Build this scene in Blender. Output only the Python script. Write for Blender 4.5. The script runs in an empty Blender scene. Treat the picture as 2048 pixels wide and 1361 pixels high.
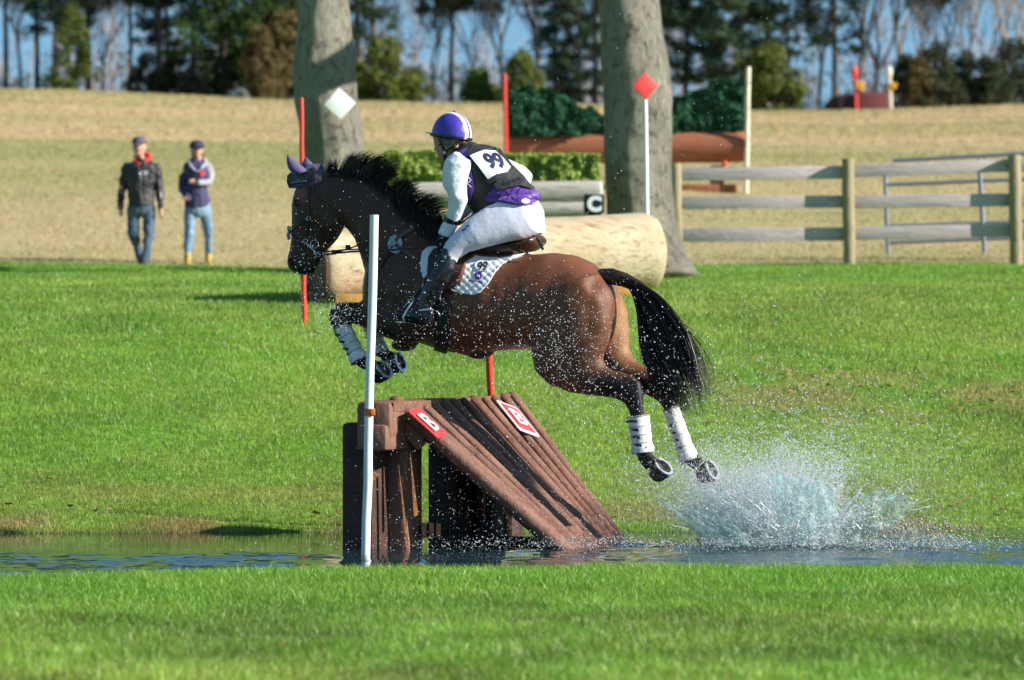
import bpy, bmesh, math, random
import numpy as np
from mathutils import Vector, Matrix, Quaternion, noise as mnoise
from mathutils.bvhtree import BVHTree
SC = bpy.context.scene
R = math.radians
random.seed(7); RNG = np.random.default_rng(7)

# ------------------------------------------------------------------ camera
F = 8320.0; CX = 1024.0; CY = 680.5; CH = 1.29          # focal length in photo pixels, optical centre, eye height over the water
cam_d = bpy.data.cameras.new("camera"); cam = bpy.data.objects.new("camera", cam_d)
SC.collection.objects.link(cam); SC.camera = cam
cam.location = (0, 0, CH); cam.rotation_euler = (R(90), 0, 0)
cam_d.sensor_width = 36; cam_d.lens = F * 36 / 2048
cam_d.clip_start = 0.5; cam_d.clip_end = 4000
cam_d.dof.use_dof = True; cam_d.dof.focus_distance = 25.7; cam_d.dof.aperture_fstop = 3.4

# ------------------------------------------------------------------ sky, sun, exposure
SUN_EL = R(26); SUN_T = R(17)                              # elevation; turned towards the camera from due right
S = Vector((math.cos(SUN_T) * math.cos(SUN_EL), -math.sin(SUN_T) * math.cos(SUN_EL), math.sin(SUN_EL)))
W = bpy.data.worlds.new("World"); SC.world = W; W.use_nodes = True
nt = W.node_tree; bg = nt.nodes["Background"]
sky = nt.nodes.new("ShaderNodeTexSky"); sky.sky_type = 'NISHITA'; sky.sun_disc = False
sky.sun_elevation = SUN_EL; sky.sun_rotation = math.atan2(S.x, S.y)
sky.air_density = 1.0; sky.dust_density = 0.3; sky.ozone_density = 1.0; sky.altitude = 300
tcs = nt.nodes.new("ShaderNodeTexCoord"); mps = nt.nodes.new("ShaderNodeMapping"); mps.inputs["Location"].default_value = (0, 0, 0.22)
nt.links.new(tcs.outputs["Generated"], mps.inputs[0]); nt.links.new(mps.outputs[0], sky.inputs[0])
tint = nt.nodes.new("ShaderNodeMix"); tint.data_type = 'RGBA'; tint.blend_type = 'MULTIPLY'; tint.inputs[0].default_value = 1; tint.inputs[7].default_value = (.86, 1.12, 1.08, 1)
nt.links.new(sky.outputs[0], tint.inputs[6]); nt.links.new(tint.outputs[2], bg.inputs[0]); bg.inputs[1].default_value = 0.092
sun_d = bpy.data.lights.new("sun", 'SUN'); sun_d.energy = 4.6; sun_d.angle = R(0.53); sun_d.color = (1.0, 0.94, 0.84)
sun = bpy.data.objects.new("sun", sun_d); SC.collection.objects.link(sun)
sun.rotation_euler = S.to_track_quat('Z', 'Y').to_euler(); sun.location = (20, -8, 20)
SC.view_settings.view_transform = 'Standard'; SC.view_settings.look = 'None'
SC.view_settings.exposure = 0.88; SC.view_settings.gamma = 1
try:
    SC.cycles.use_denoising = True
    SC.cycles.max_bounces = 6; SC.cycles.transparent_max_bounces = 12; SC.cycles.caustics_reflective = False; SC.cycles.caustics_refractive = False
except Exception: pass

# ------------------------------------------------------------------ helpers
def P(px, py, Y): return Vector(((px - CX) * Y / F, Y, CH - (py - CY) * Y / F))
def tag(o, label=None, cat=None, group=None, kind=None):
    if label: o['label'] = label
    if cat: o['category'] = cat
    if group: o['group'] = group
    if kind: o['kind'] = kind
    return o
def link(o, parent=None):
    SC.collection.objects.link(o)
    if parent is not None:
        o.parent = parent
        m = Matrix.Identity(4); q = parent
        while q is not None:
            m = q.matrix_basis @ m if q.parent is None else q.matrix_parent_inverse @ q.matrix_basis @ m if False else m
            q = q.parent
        root = parent
        while root.parent is not None: root = root.parent
        # mesh parts are authored in world space; only the root carries an offset
        o.matrix_parent_inverse = root.matrix_basis.inverted() if parent is root else Matrix.Identity(4)
    return o
def thing(name, loc, label, cat, group=None, rz=0):
    e = bpy.data.objects.new(name, None); e.empty_display_size = 0.2
    SC.collection.objects.link(e); e.location = loc; e.rotation_euler = (0, 0, rz)
    e.matrix_basis = Matrix.Translation(loc) @ Matrix.Rotation(rz, 4, 'Z')
    return tag(e, label, cat, group)
def copy_tree(o, parent=None):
    c = o.copy(); SC.collection.objects.link(c); c.parent = parent
    for ch in list(o.children): copy_tree(ch, c)
    return c

def np_mesh(name, V, loops, sizes, smooth=True):
    me = bpy.data.meshes.new(name)
    V = np.asarray(V, dtype=np.float32); loops = np.asarray(loops, dtype=np.int32); sizes = np.asarray(sizes, dtype=np.int32)
    me.vertices.add(len(V)); me.vertices.foreach_set("co", V.ravel())
    me.loops.add(len(loops)); me.loops.foreach_set("vertex_index", loops)
    me.polygons.add(len(sizes))
    st = np.zeros(len(sizes), dtype=np.int32); st[1:] = np.cumsum(sizes)[:-1]
    me.polygons.foreach_set("loop_start", st)
    me.polygons.foreach_set("use_smooth", np.full(len(sizes), smooth, dtype=bool))
    me.update(calc_edges=True); me.validate()
    return me
def vcol(me, cols):
    a = me.color_attributes.new("Col", 'FLOAT_COLOR', 'POINT')
    c = np.ones((len(me.vertices), 4), dtype=np.float32); c[:, :3] = cols
    a.data.foreach_set("color", c.ravel())

class Geo:
    def __init__(s): s.v = []; s.f = []
    def add(s, vs, fs):
        b = len(s.v); s.v += [tuple(v) for v in vs]; s.f += [tuple(i + b for i in f) for f in fs]; return s
    def box(s, c, size, rot=None, bev=0.0):
        c = Vector(c); rot = rot or Matrix.Identity(3)
        bm = bmesh.new(); bmesh.ops.create_cube(bm, size=1)
        for v in bm.verts: v.co = Vector((v.co.x * size[0], v.co.y * size[1], v.co.z * size[2]))
        if bev > 0: bmesh.ops.bevel(bm, geom=list(bm.edges), offset=bev, segments=2, affect='EDGES', profile=0.5)
        bm.verts.index_update()
        s.add([c + rot @ v.co for v in bm.verts], [[v.index for v in f.verts] for f in bm.faces]); bm.free(); return s
    def rings(s, rings, cap=True):
        n = len(rings[0]); b = []
        vs = [p for r in rings for p in r]; fs = []
        for i in range(len(rings) - 1):
            for j in range(n):
                k = (j + 1) % n
                fs.append((i * n + j, i * n + k, (i + 1) * n + k, (i + 1) * n + j))
        if cap:
            fs.append(tuple(range(n - 1, -1, -1))); fs.append(tuple((len(rings) - 1) * n + j for j in range(n)))
        return s.add(vs, fs)
    def tube(s, pts, rad, n=10, flat=1.0, side=None, round_ends=False):
        pts = [Vector(p) for p in pts]
        if not hasattr(rad, '__len__'): rad = [rad] * len(pts)
        rad = list(rad)
        if round_ends:
            d0 = (pts[0] - pts[1]).normalized(); d1 = (pts[-1] - pts[-2]).normalized()
            r0, r1 = rad[0], rad[-1]
            pts = [pts[0] + d0 * r0 * .98, pts[0] + d0 * r0 * .7] + pts + [pts[-1] + d1 * r1 * .7, pts[-1] + d1 * r1 * .98]
            rad = [r0 * .2, r0 * .72] + rad + [r1 * .72, r1 * .2]
        prev = None; rr = []
        for i, p in enumerate(pts):
            t = (pts[min(i + 1, len(pts) - 1)] - pts[max(i - 1, 0)])
            if t.length < 1e-9: t = Vector((0, 0, 1))
            t.normalize()
            if prev is None:
                ref = Vector(side) if side is not None else (Vector((0, 1, 0)) if abs(t.y) < .9 else Vector((1, 0, 0)))
            else: ref = prev
            u = ref - t * ref.dot(t)
            if u.length < 1e-6: u = t.orthogonal()
            u.normalize(); w = t.cross(u); prev = u
            rr.append([p + (u * math.cos(a) * flat + w * math.sin(a)) * rad[i] for a in [2 * math.pi * k / n for k in range(n)]])
        return s.rings(rr)
    def sphere(s, c, r, rot=None, seg=16, ring=10):
        c = Vector(c); r = r if hasattr(r, '__len__') else (r, r, r); rot = rot or Matrix.Identity(3)
        rr = []
        for i in range(ring + 1):
            th = math.pi * (i + 0.001 if i == 0 else i - 0.001 if i == ring else i) / ring
            rr.append([c + rot @ Vector((r[0] * math.sin(th) * math.cos(a), r[1] * math.sin(th) * math.sin(a), r[2] * math.cos(th))) for a in [2 * math.pi * k / seg for k in range(seg)]])
        return s.rings(rr[::-1])
    def mesh(s, name, smooth=True):
        me = bpy.data.meshes.new(name); me.from_pydata(s.v, [], s.f); me.update()
        if smooth: me.polygons.foreach_set("use_smooth", [True] * len(me.polygons))
        return me
    def obj(s, name, m, parent=None, smooth=True, sharp=None):
        me = s.mesh(name, smooth); me.materials.append(m)
        bm = bmesh.new(); bm.from_mesh(me); bmesh.ops.recalc_face_normals(bm, faces=list(bm.faces)); bm.to_mesh(me); bm.free()
        if smooth and sharp is not None:
            try: me.set_sharp_from_angle(angle=R(sharp))
            except Exception: pass
        return link(bpy.data.objects.new(name, me), parent)

def mat(name, col, rough=0.6, spec=0.5, var=0.0, vscale=8.0, bump=0.0, bscale=40.0, metal=0.0, attr=False, col2=None, stretch=(1, 1, 1), sheen=0.0, coat=0.0, detail=6.0, trans=0.0, distort=0.0):
    m = bpy.data.materials.new(name); m.use_nodes = True; n = m.node_tree.nodes; L = m.node_tree.links
    b = n["Principled BSDF"]; b.inputs["Roughness"].default_value = rough; b.inputs["Specular IOR Level"].default_value = spec
    b.inputs["Metallic"].default_value = metal
    if sheen: b.inputs["Sheen Weight"].default_value = sheen
    if coat: b.inputs["Coat Weight"].default_value = coat
    base = None
    if attr:
        at = n.new("ShaderNodeVertexColor"); at.layer_name = "Col"; base = at.outputs[0]
    c4 = (*col, 1)
    if var > 0 or bump > 0 or col2 is not None:
        tc = n.new("ShaderNodeTexCoord"); mp = n.new("ShaderNodeMapping"); mp.inputs["Scale"].default_value = stretch
        L.new(tc.outputs["Object"], mp.inputs[0])
    if col2 is not None or var > 0:
        nz = n.new("ShaderNodeTexNoise"); nz.inputs["Scale"].default_value = vscale; nz.inputs["Detail"].default_value = detail; nz.inputs["Roughness"].default_value = 0.65
        nz.inputs["Distortion"].default_value = distort
        L.new(mp.outputs[0], nz.inputs[0])
        rmp = n.new("ShaderNodeMapRange"); rmp.inputs[1].default_value = 0.32; rmp.inputs[2].default_value = 0.68
        L.new(nz.outputs[0], rmp.inputs[0])
        mx = n.new("ShaderNodeMix"); mx.data_type = 'RGBA'; mx.blend_type = 'MIX'
        L.new(rmp.outputs[0], mx.inputs[0])
        if base is None:
            c2 = (*col2, 1) if col2 is not None else tuple(min(1, c * (1 + var)) for c in col) + (1,)
            c1 = c4 if col2 is not None else tuple(c * (1 - var) for c in col) + (1,)
            mx.inputs[6].default_value = c1; mx.inputs[7].default_value = c2
            base = mx.outputs[2]
        else:
            mm = n.new("ShaderNodeMix"); mm.data_type = 'RGBA'; mm.blend_type = 'MULTIPLY'; mm.inputs[0].default_value = 1
            mx.inputs[6].default_value = (1 - var,) * 3 + (1,); mx.inputs[7].default_value = (1 + var,) * 3 + (1,)
            L.new(base, mm.inputs[6]); L.new(mx.outputs[2], mm.inputs[7]); base = mm.outputs[2]
    if base is None: b.inputs["Base Color"].default_value = c4
    else: L.new(base, b.inputs["Base Color"])
    if bump > 0:
        n2 = n.new("ShaderNodeTexNoise"); n2.inputs["Scale"].default_value = bscale; n2.inputs["Detail"].default_value = 5
        L.new(mp.outputs[0], n2.inputs[0])
        bp = n.new("ShaderNodeBump"); bp.inputs["Strength"].default_value = min(1, bump); bp.inputs["Distance"].default_value = 0.02 * max(1, bump)
        L.new(n2.outputs[0], bp.inputs["Height"]); L.new(bp.outputs[0], b.inputs["Normal"])
    if trans > 0:
        tr = n.new("ShaderNodeBsdfTranslucent"); ms = n.new("ShaderNodeMixShader"); ms.inputs[0].default_value = trans
        if base is not None: L.new(base, tr.inputs[0])
        else: tr.inputs[0].default_value = c4
        out = n["Material Output"]; L.new(b.outputs[0], ms.inputs[1]); L.new(tr.outputs[0], ms.inputs[2]); L.new(ms.outputs[0], out.inputs[0])
    return m

def smooth01(a, b, x):
    t = np.clip((np.asarray(x, float) - a) / (b - a), 0, 1); return t * t * (3 - 2 * t)
def vnoise(x, y, sc, seed=0):
    """cheap smooth value noise, vectorised, in -1..1"""
    x = np.asarray(x, float) * sc + seed * 17.31; y = np.asarray(y, float) * sc + seed * 9.77
    xi = np.floor(x); yi = np.floor(y); fx = x - xi; fy = y - yi
    fx = fx * fx * (3 - 2 * fx); fy = fy * fy * (3 - 2 * fy)
    def h(a, b):
        s_ = np.sin(a * 127.1 + b * 311.7 + seed * 74.7) * 43758.5453; return s_ - np.floor(s_)
    return 2 * ((h(xi, yi) * (1 - fx) + h(xi + 1, yi) * fx) * (1 - fy) + (h(xi, yi + 1) * (1 - fx) + h(xi + 1, yi + 1) * fx) * fy) - 1

# ------------------------------------------------------------------ terrain
PROF_Y = np.array([27.9, 29.0, 31.0, 34.0, 37.0, 41.0, 46.0, 52.0, 56.0, 58.0, 64.0, 74.0, 86.0, 100, 120, 140, 165, 190, 205, 240, 300, 500, 1500, 4000])
PROF_Z = np.array([0.0, 0.17, 0.52, 1.02, 1.45, 1.72, 1.93, 2.13, 2.25, 2.34, 2.95, 3.98, 5.02, 6.02, 7.45, 8.85, 10.55, 12.1, 12.5, 12.3, 12.0, 12.0, 12.0, 12.0])
def shore_near(x):
    x = np.asarray(x, float)
    return 22.85 - 0.56 * np.clip(-0.75 - x, 0, 6) + 0.05 * vnoise(x, x * 0, 1.3, 3) + 0.02 * vnoise(x, x * 0, 6, 4)
def shore_far(x):
    x = np.asarray(x, float)
    return 27.85 + 0.9 * smooth01(0.5, 4, x) + 0.10 * vnoise(x, x * 0, 0.9, 5) + 0.05 * vnoise(x, x * 0, 5, 6)
def terr(x, Y):
    x = np.asarray(x, float); Y = np.asarray(Y, float); x, Y = np.broadcast_arrays(x, Y)
    yn = shore_near(x); yf = shore_far(x)
    near = 0.028 + 0.012 * vnoise(x, Y, 1.1, 1) + 0.05 * np.clip((20 - Y) / 10, 0, 1)
    bed = -0.28
    zn = near + (bed - near) * smooth01(-0.16, 0.5, Y - yn)
    far = np.interp(Y - (yf - 27.9) * np.clip((40 - Y) / 12, 0, 1), PROF_Y, PROF_Z)
    far = far + 0.03 * vnoise(x, Y, 0.9, 2) * smooth01(28.5, 30, Y) + 0.05 * vnoise(x, Y, 0.25, 8) * smooth01(30, 36, Y)
    far = far + smooth01(70, 180, Y) * (0.62 * smooth01(8, 24, -x) - 0.30 * np.exp(-((x - 12) / 7.0) ** 2)) + 0.12 * vnoise(x, Y, 0.06, 9) * smooth01(60, 90, Y)
    zf = bed + (far - bed) * smooth01(-0.6, 0.03, Y - yf)
    k = smooth01(25.4, 26.6, Y)
    return zn * (1 - k) + zf * k
def tz(x, Y): return float(terr(x, Y))
def GP(px, Y):
    x = (px - CX) * Y / F; return Vector((x, Y, tz(x, Y)))

xs = np.concatenate([-np.geomspace(900, 30, 24), np.arange(-28, -7, 1.4), np.arange(-7, 7.01, 0.14), np.arange(8.2, 29, 1.4), np.geomspace(30, 900, 24)])
ys = np.concatenate([[-300, -120, -50, -20, -5], np.arange(0, 14, 1.0), np.arange(14, 20.4, 0.2), np.arange(20.4, 29.4, 0.07), np.arange(29.4, 60, 0.3), np.arange(60, 215, 1.5), np.geomspace(216, 3500, 26)])
XX, YY = np.meshgrid(xs, ys); ZZ = terr(XX, YY)
nx_, ny_ = len(xs), len(ys)
ii, jj = np.meshgrid(np.arange(ny_ - 1), np.arange(nx_ - 1), indexing='ij'); a = (ii * nx_ + jj).ravel()
quads = np.stack([a, a + 1, a + nx_ + 1, a + nx_], 1)
me = np_mesh("ground", np.stack([XX.ravel(), YY.ravel(), ZZ.ravel()], 1), quads.ravel(), np.full(len(quads), 4))

def band(x, Y):
    """leaf-litter / worn strip across the right of the lawn"""
    c = 32.6 + 0.25 * vnoise(x, Y, 0.4, 21)
    return np.exp(-((Y - c - 0.5) / 1.0) ** 2) * smooth01(0.8, 2.2, x)
def ground_col(x, Y, rng_n=None):
    g = np.array([0.165, 0.325, 0.036]); g2 = np.array([0.265, 0.36, 0.058]); tan = np.array([0.57, 0.43, 0.24]); tan2 = np.array([0.36, 0.34, 0.14]); br = np.array([0.16, 0.095, 0.045])
    n1 = vnoise(x, Y, 0.45, 11); n2 = vnoise(x, Y, 1.7, 12); n3 = vnoise(x, Y, 5.3, 13)
    t = np.clip(0.40 + 0.42 * n1 + 0.38 * n2 + 0.22 * n3, 0, 1)[..., None]
    lawn = g * (1 - t) + g2 * t
    rich = smooth01(40, 54, Y)[..., None]
    lawn = lawn * (1 - rich * 0.6) + np.array([0.16, 0.36, 0.025]) * rich * 0.6
    # brown fringe at the far shore
    shore = np.exp(-((Y - shore_far(x)) / 0.75) ** 2) * (Y > 27) * np.clip(0.15 + 0.6 * n2 + 0.4 * n3, 0, .8)
    shore = shore + 0.55 * np.exp(-((Y - shore_far(x) - .9) / 1.1) ** 2) * (Y > 27) * np.clip(0.2 + 0.7 * n2, 0, 1)
    b = np.clip(shore + band(x, Y) * np.clip(0.45 + 0.6 * n2 + 0.4 * n3, 0, 1) * 0.9, 0, 0.9)[..., None]
    lawn = lawn * (1 - b) + np.array([0.30, 0.24, 0.09]) * b
    m1 = vnoise(x * 0.22, Y, 0.30, 14); m2 = vnoise(x * 0.3, Y, 0.11, 15); m3 = vnoise(x * .5, Y, 1.1, 16)
    stripe = np.exp(-((Y - 92 - 0.12 * x) / 5.5) ** 2) * smooth01(2, -6, x)
    m4 = vnoise(x * 0.06, Y, 0.22, 19)
    u = np.clip(0.36 + 0.40 * m1 + 0.35 * m2 + 0.25 * m3 + 0.35 * m4 + 0.8 * stripe, 0, 1)[..., None]
    fld = tan * (1 - u) + tan2 * u
    edge = 56.3 + 0.25 * vnoise(x, x * 0, 0.5, 17) + 0.12 * vnoise(x, x * 0, 3, 18)
    k = smooth01(-0.25, 0.35, Y - edge)[..., None]
    c = lawn * (1 - k) + fld * k
    wet = (smooth01(0.03, -0.06, terr(x, Y)) * (Y > 20) * (Y < 31))[..., None]
    return c * (1 - wet) + np.array([0.06, 0.05, 0.03]) * wet
cols = ground_col(XX.ravel(), YY.ravel()); vcol(me, cols * 0.92)
GM = mat("ground_soil_and_turf", (0.1, 0.2, 0.03), rough=0.95, spec=0.1, attr=True, var=0.35, vscale=9, bump=1.0, bscale=22)
me.materials.append(GM)
ground = link(bpy.data.objects.new("ground", me)); tag(ground, "green lawn rising from the pond to a tan hillside pasture", None, None, "structure")

# water
wx = np.arange(-12, 12.01, 0.06); wy = np.arange(19.6, 30.5, 0.05)
WX, WY = np.meshgrid(wx, wy)
churn = smooth01(-1.2, 1.4, WX) * np.exp(-((WY - 25.6) / 1.5) ** 2)
def ripples(x, y):
    return (0.0025 * vnoise(x * 0.8, y, 5, 31) + 0.0018 * vnoise(x, y * 1.3, 11, 32) + 0.001 * vnoise(x, y, 19, 33))
calm = smooth01(25.5, 24.3, WY + .12 * WX)
WZ = ripples(WX, WY) * (0.15 + 3.4 * calm) + churn * (0.018 * vnoise(WX * .7, WY, 3.1, 34) + 0.012 * vnoise(WX, WY, 8, 35) + .006 * vnoise(WX, WY, 17, 36))
n1, n2 = len(wx), len(wy)
ii, jj = np.meshgrid(np.arange(n2 - 1), np.arange(n1 - 1), indexing='ij'); a = (ii * n1 + jj).ravel()
q = np.stack([a, a + 1, a + n1 + 1, a + n1], 1)
me = np_mesh("pond_water", np.stack([WX.ravel(), WY.ravel(), WZ.ravel()], 1), q.ravel(), np.full(len(q), 4))
WM = bpy.data.materials.new("pond_water"); WM.use_nodes = True
b = WM.node_tree.nodes["Principled BSDF"]; b.inputs["Base Color"].default_value = (0.012, 0.035, 0.045, 1); b.inputs["Roughness"].default_value = 0.06; b.inputs["IOR"].default_value = 1.33
me.materials.append(WM); pond = link(bpy.data.objects.new("pond_water", me)); tag(pond, "dark rippled pond water", None, None, "structure")

# ------------------------------------------------------------------ grass
def blades(name, x, y, h, w, cols, lean, m, label, two=True, sink=0.004):
    n = len(x); z = terr(x, y) - sink
    ang = RNG.uniform(0, 2 * np.pi, n); ca, sa = np.cos(ang), np.sin(ang)
    la = RNG.uniform(0, 2 * np.pi, n); l = lean * h * RNG.uniform(0.2, 1.0, n)
    dx, dy = np.cos(la) * l, np.sin(la) * l
    b0 = np.stack([x - ca * w / 2, y - sa * w / 2, z], 1); b1 = np.stack([x + ca * w / 2, y + sa * w / 2, z], 1)
    tip = np.stack([x + dx, y + dy, z + h], 1)
    if two:
        m0 = np.stack([x - ca * w * .42 + dx * .3, y - sa * w * .42 + dy * .3, z + h * .58], 1); m1 = np.stack([x + ca * w * .42 + dx * .3, y + sa * w * .42 + dy * .3, z + h * .58], 1)
        V = np.stack([b0, b1, m1, m0, tip], 1).reshape(-1, 3); o = np.arange(n)[:, None] * 5
        loops = (o + np.array([0, 1, 2, 3, 3, 2, 4])).ravel(); sizes = np.tile([4, 3], n); k = 5
        shade = np.array([0.8, 0.8, 1.0, 1.0, 1.1])
    else:
        V = np.stack([b0, b1, tip], 1).reshape(-1, 3); loops = np.arange(n * 3); sizes = np.full(n, 3); k = 3
        shade = np.array([1.0, 1.0, 1.0])
    me = np_mesh(name, V, loops, sizes)
    vcol(me, np.repeat(cols, k, axis=0)); me.materials.append(m)
    o = link(bpy.data.objects.new(name, me)); return tag(o, label, None, None, "stuff")
GRM = mat("grass_blade", (0.1, 0.2, 0.03), rough=0.42, spec=0.45, attr=True, trans=0.35)
DRM = mat("dry_grass_blade", (0.4, 0.3, 0.15), rough=0.7, spec=0.2, attr=True, trans=0.25)
def scatter(n, y0, y1, power=1.0, margin=1.0):
    # density falls with distance; uniform across the visible width plus a margin
    u = RNG.uniform(0, 1, n); y = y0 + (y1 - y0) * u ** power
    hw = 1024 * y / F + margin; x = RNG.uniform(-1, 1, n) * hw
    return x, y
def blade_cols(x, y, base_mul=1.0, dry=0.08):
    c = ground_col(x, y) * RNG.uniform(0.7, 1.35, len(x))[:, None] * base_mul
    c[:, 0] *= RNG.uniform(0.75, 1.25, len(x))
    d = RNG.uniform(0, 1, len(x)) < dry
    c[d] = np.array([0.34, 0.27, 0.12]) * RNG.uniform(0.6, 1.2, d.sum())[:, None]
    return c
# near bank
x, y = scatter(400000, 14.6, 23.2, 0.85, 1.0)
keep = y < shore_near(x) + 0.04; x, y = x[keep], y[keep]
cl = 0.5 + 0.5 * vnoise(x, y, 2.2, 41); h = (0.026 + 0.030 * RNG.uniform(0, 1, len(x)) ** 1.5 + 0.024 * cl ** 2) * (1 + 0.5 * (RNG.uniform(0, 1, len(x)) > .985))
c = blade_cols(x, y, 1.0, 0.09); c *= (1 + .30 * vnoise(x, y, 1.3, 43) + .22 * vnoise(x, y, 4.5, 44))[:, None]
near_lush = smooth01(18.0, 21.5, y)[:, None] * 0.6
c = c * (1 - near_lush) + np.array([0.15, 0.36, 0.028]) * RNG.uniform(0.7, 1.4, len(x))[:, None] * near_lush
blades("bank_grass", x, y, h, 0.0042 * RNG.uniform(.7, 1.3, len(x)), c, 0.75, GRM, "bright green grass on the near bank in front of the pond")
# far lawn
x, y = scatter(680000, 27.6, 56.8, 1.5, 1.9)
keep = (y > shore_far(x) - 0.03); x, y = x[keep], y[keep]
d = (y - 27.8) / 29
h = (0.020 + 0.026 * RNG.uniform(0, 1, len(x)) + .016 * np.maximum(0, vnoise(x, y, 1.9, 45))) * (1 + 0.4 * d); w = 0.005 + 0.010 * d
blades("lawn_grass", x, y, h, w, blade_cols(x, y, 1.0, 0.08) * (1 + .20 * vnoise(x, y, .7, 46) + .18 * vnoise(x, y, 2.6, 47))[:, None], 0.8, GRM, "mown green grass on the slope between the pond and the pasture", two=False)
# dry pasture
x, y = scatter(210000, 56.2, 196, 1.5, 3.5)
d = (y - 56) / 140
h = (0.02 + 0.035 * RNG.uniform(0, 1, len(x)) ** 2) * (1 + d); w = 0.018 + 0.06 * d
blades("pasture_grass", x, y, h, w, blade_cols(x, y, 0.95, 0.12), 0.9, DRM, "short tan winter grass on the hillside pasture", two=False)
# fallen leaves
n = 1500; yv = RNG.uniform(28.2, 36, n); xv = RNG.uniform(-3.6, 4.6, n); wgt = band(xv, yv) * 1.0 + np.exp(-((yv - shore_far(xv) - .3) / .5) ** 2) * .6 + .02
k = RNG.uniform(0, 1, n) < wgt; xv, yv = xv[k], yv[k]; n = len(xv)
g = Geo()
for i in range(n):
    s_ = random.uniform(.015, .035); a_ = random.uniform(0, 6.28); t_ = Matrix.Rotation(a_, 3, 'Z') @ Matrix.Rotation(random.uniform(-.7, .7), 3, 'X')
    c0 = Vector((xv[i], yv[i], tz(xv[i], yv[i]) + .035))
    g.add([c0 + t_ @ Vector(p) * s_ for p in ((-1, -.1, 0), (-.3, -.55, .2), (.6, -.45, 0), (1, .1, .25), (.4, .55, 0), (-.5, .5, .15))], [(0, 1, 2, 3, 4, 5)])
lo = g.obj("fallen_leaves", mat("dead_leaf", (0.22, 0.11, 0.05), rough=.8, var=.5, vscale=1.5), None, smooth=False)
tag(lo, "brown fallen leaves scattered over the lawn", None, None, "stuff")
# ================================================================== obstacles, fence, big trees
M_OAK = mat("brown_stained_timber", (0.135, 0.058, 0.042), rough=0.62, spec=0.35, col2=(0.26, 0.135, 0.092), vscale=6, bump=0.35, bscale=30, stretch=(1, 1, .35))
M_OAKD = mat("dark_shaded_timber", (0.035, 0.02, 0.016), rough=0.7, spec=0.3, col2=(0.095, 0.045, 0.032), vscale=6, bump=0.6, bscale=30)  # timber darkened for the shade on the posts and between ramp rails
M_ORANGE = mat("orange_strip_and_batten", (0.42, 0.17, 0.06), rough=0.7, var=.35, vscale=14, bump=.4, bscale=40)
M_REDP = mat("red_painted_wood", (0.72, 0.045, 0.025), rough=0.4, spec=.5, var=.12, vscale=9)
M_WHITEP = mat("white_painted_wood", (0.80, 0.80, 0.80), rough=0.42, spec=.5, var=.05, vscale=12)
M_IVORY = mat("worn_white_paint", (0.74, 0.68, 0.52), rough=0.6, var=.3, vscale=10)
M_SIGNW = mat("sign_white", (0.82, 0.82, 0.82), rough=.4)
M_SIGNR = mat("sign_red", (0.66, 0.05, 0.055), rough=.4, var=.1, vscale=6)
M_BLACK = mat("sign_black", (0.012, 0.013, 0.017), rough=.4)

def text_mesh(txt, size, extrude=0.0, offset=0.0, shear=0.0):
    cu = bpy.data.curves.new("t", 'FONT'); cu.body = txt; cu.size = size; cu.extrude = extrude; cu.offset = offset; cu.align_x = 'CENTER'; cu.align_y = 'CENTER'; cu.shear = shear
    cu.resolution_u = 4
    o = bpy.data.objects.new("t", cu); SC.collection.objects.link(o)
    dg = bpy.context.evaluated_depsgraph_get(); me = bpy.data.meshes.new_from_object(o.evaluated_get(dg))
    bpy.data.objects.remove(o); bpy.data.curves.remove(cu)
    V = np.array([v.co[:] for v in me.vertices]); V[:, 0] -= (V[:, 0].max() + V[:, 0].min()) / 2; V[:, 1] -= (V[:, 1].max() + V[:, 1].min()) / 2
    Fc = [tuple(p.vertices) for p in me.polygons]; bpy.data.meshes.remove(me)
    return V, Fc

# ---- the angled water jump
TN = P(792, 806, 25.72); TF = P(1022, 786, 27.5)        # top edge, near and far end of the ramp
BN = Vector((P(1128, 1095, 25.72).x, 25.62, -0.02)); BF = Vector((P(1247, 1085, 26.55).x, 26.5, -0.02))
BN.z = BF.z = 0.0
BN = TN + (BN - TN) * 1.17; BF = TF + (BF - TF) * 1.17
def ext(a, b, z):   # run the plank on until it is under the water
    return a + (b - a) * ((a.z - z) / (a.z - b.z))
jump = thing("ramp_jump", (P(760, 1100, 25.7).x, 26.2, -0.2), "big brown timber ramp jump with two red B signs standing in the water", "ramp jump")
across = (TF - TN).normalized(); edge = Vector((across.x, across.y, 0)).normalized(); outd = Vector((edge.y, -edge.x, 0))   # outd points to the take-off side
nP = 12
nrm0 = (BN - TN).cross(TF - TN).normalized()
for i in range(nP):
    t = i / (nP - 1)
    a = TN.lerp(TF, t); b_ = BN.lerp(BF, t)
    dirp = (b_ - a).normalized(); nrm = (BN - TN).cross(TF - TN).normalized()
    if nrm.z < 0: nrm = -nrm
    g = Geo(); r = 0.049 if i == 0 else 0.036 + 0.006 * (i % 3 == 1)
    wobble = [Vector((0, 0, 0))] + [nrm * random.uniform(-.002, .002) + edge * random.uniform(-.003, .003) for _ in range(7)] + [Vector((0, 0, 0))]
    L_ = (b_ - a).length
    st = a + dirp * (0.0 if i == 0 else 0.055 + random.uniform(-.012, .012))
    pts = [st + (b_ - st) * (k / 8) + wobble[k] for k in range(9)]
    g.tube(pts, [r * random.uniform(.97, 1.03) * (1.18 if i else 1) for _ in pts], n=14, flat=.62 if i else 1.0, side=nrm0, round_ends=True)
    g.obj("plank", M_OAK, jump)
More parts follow.
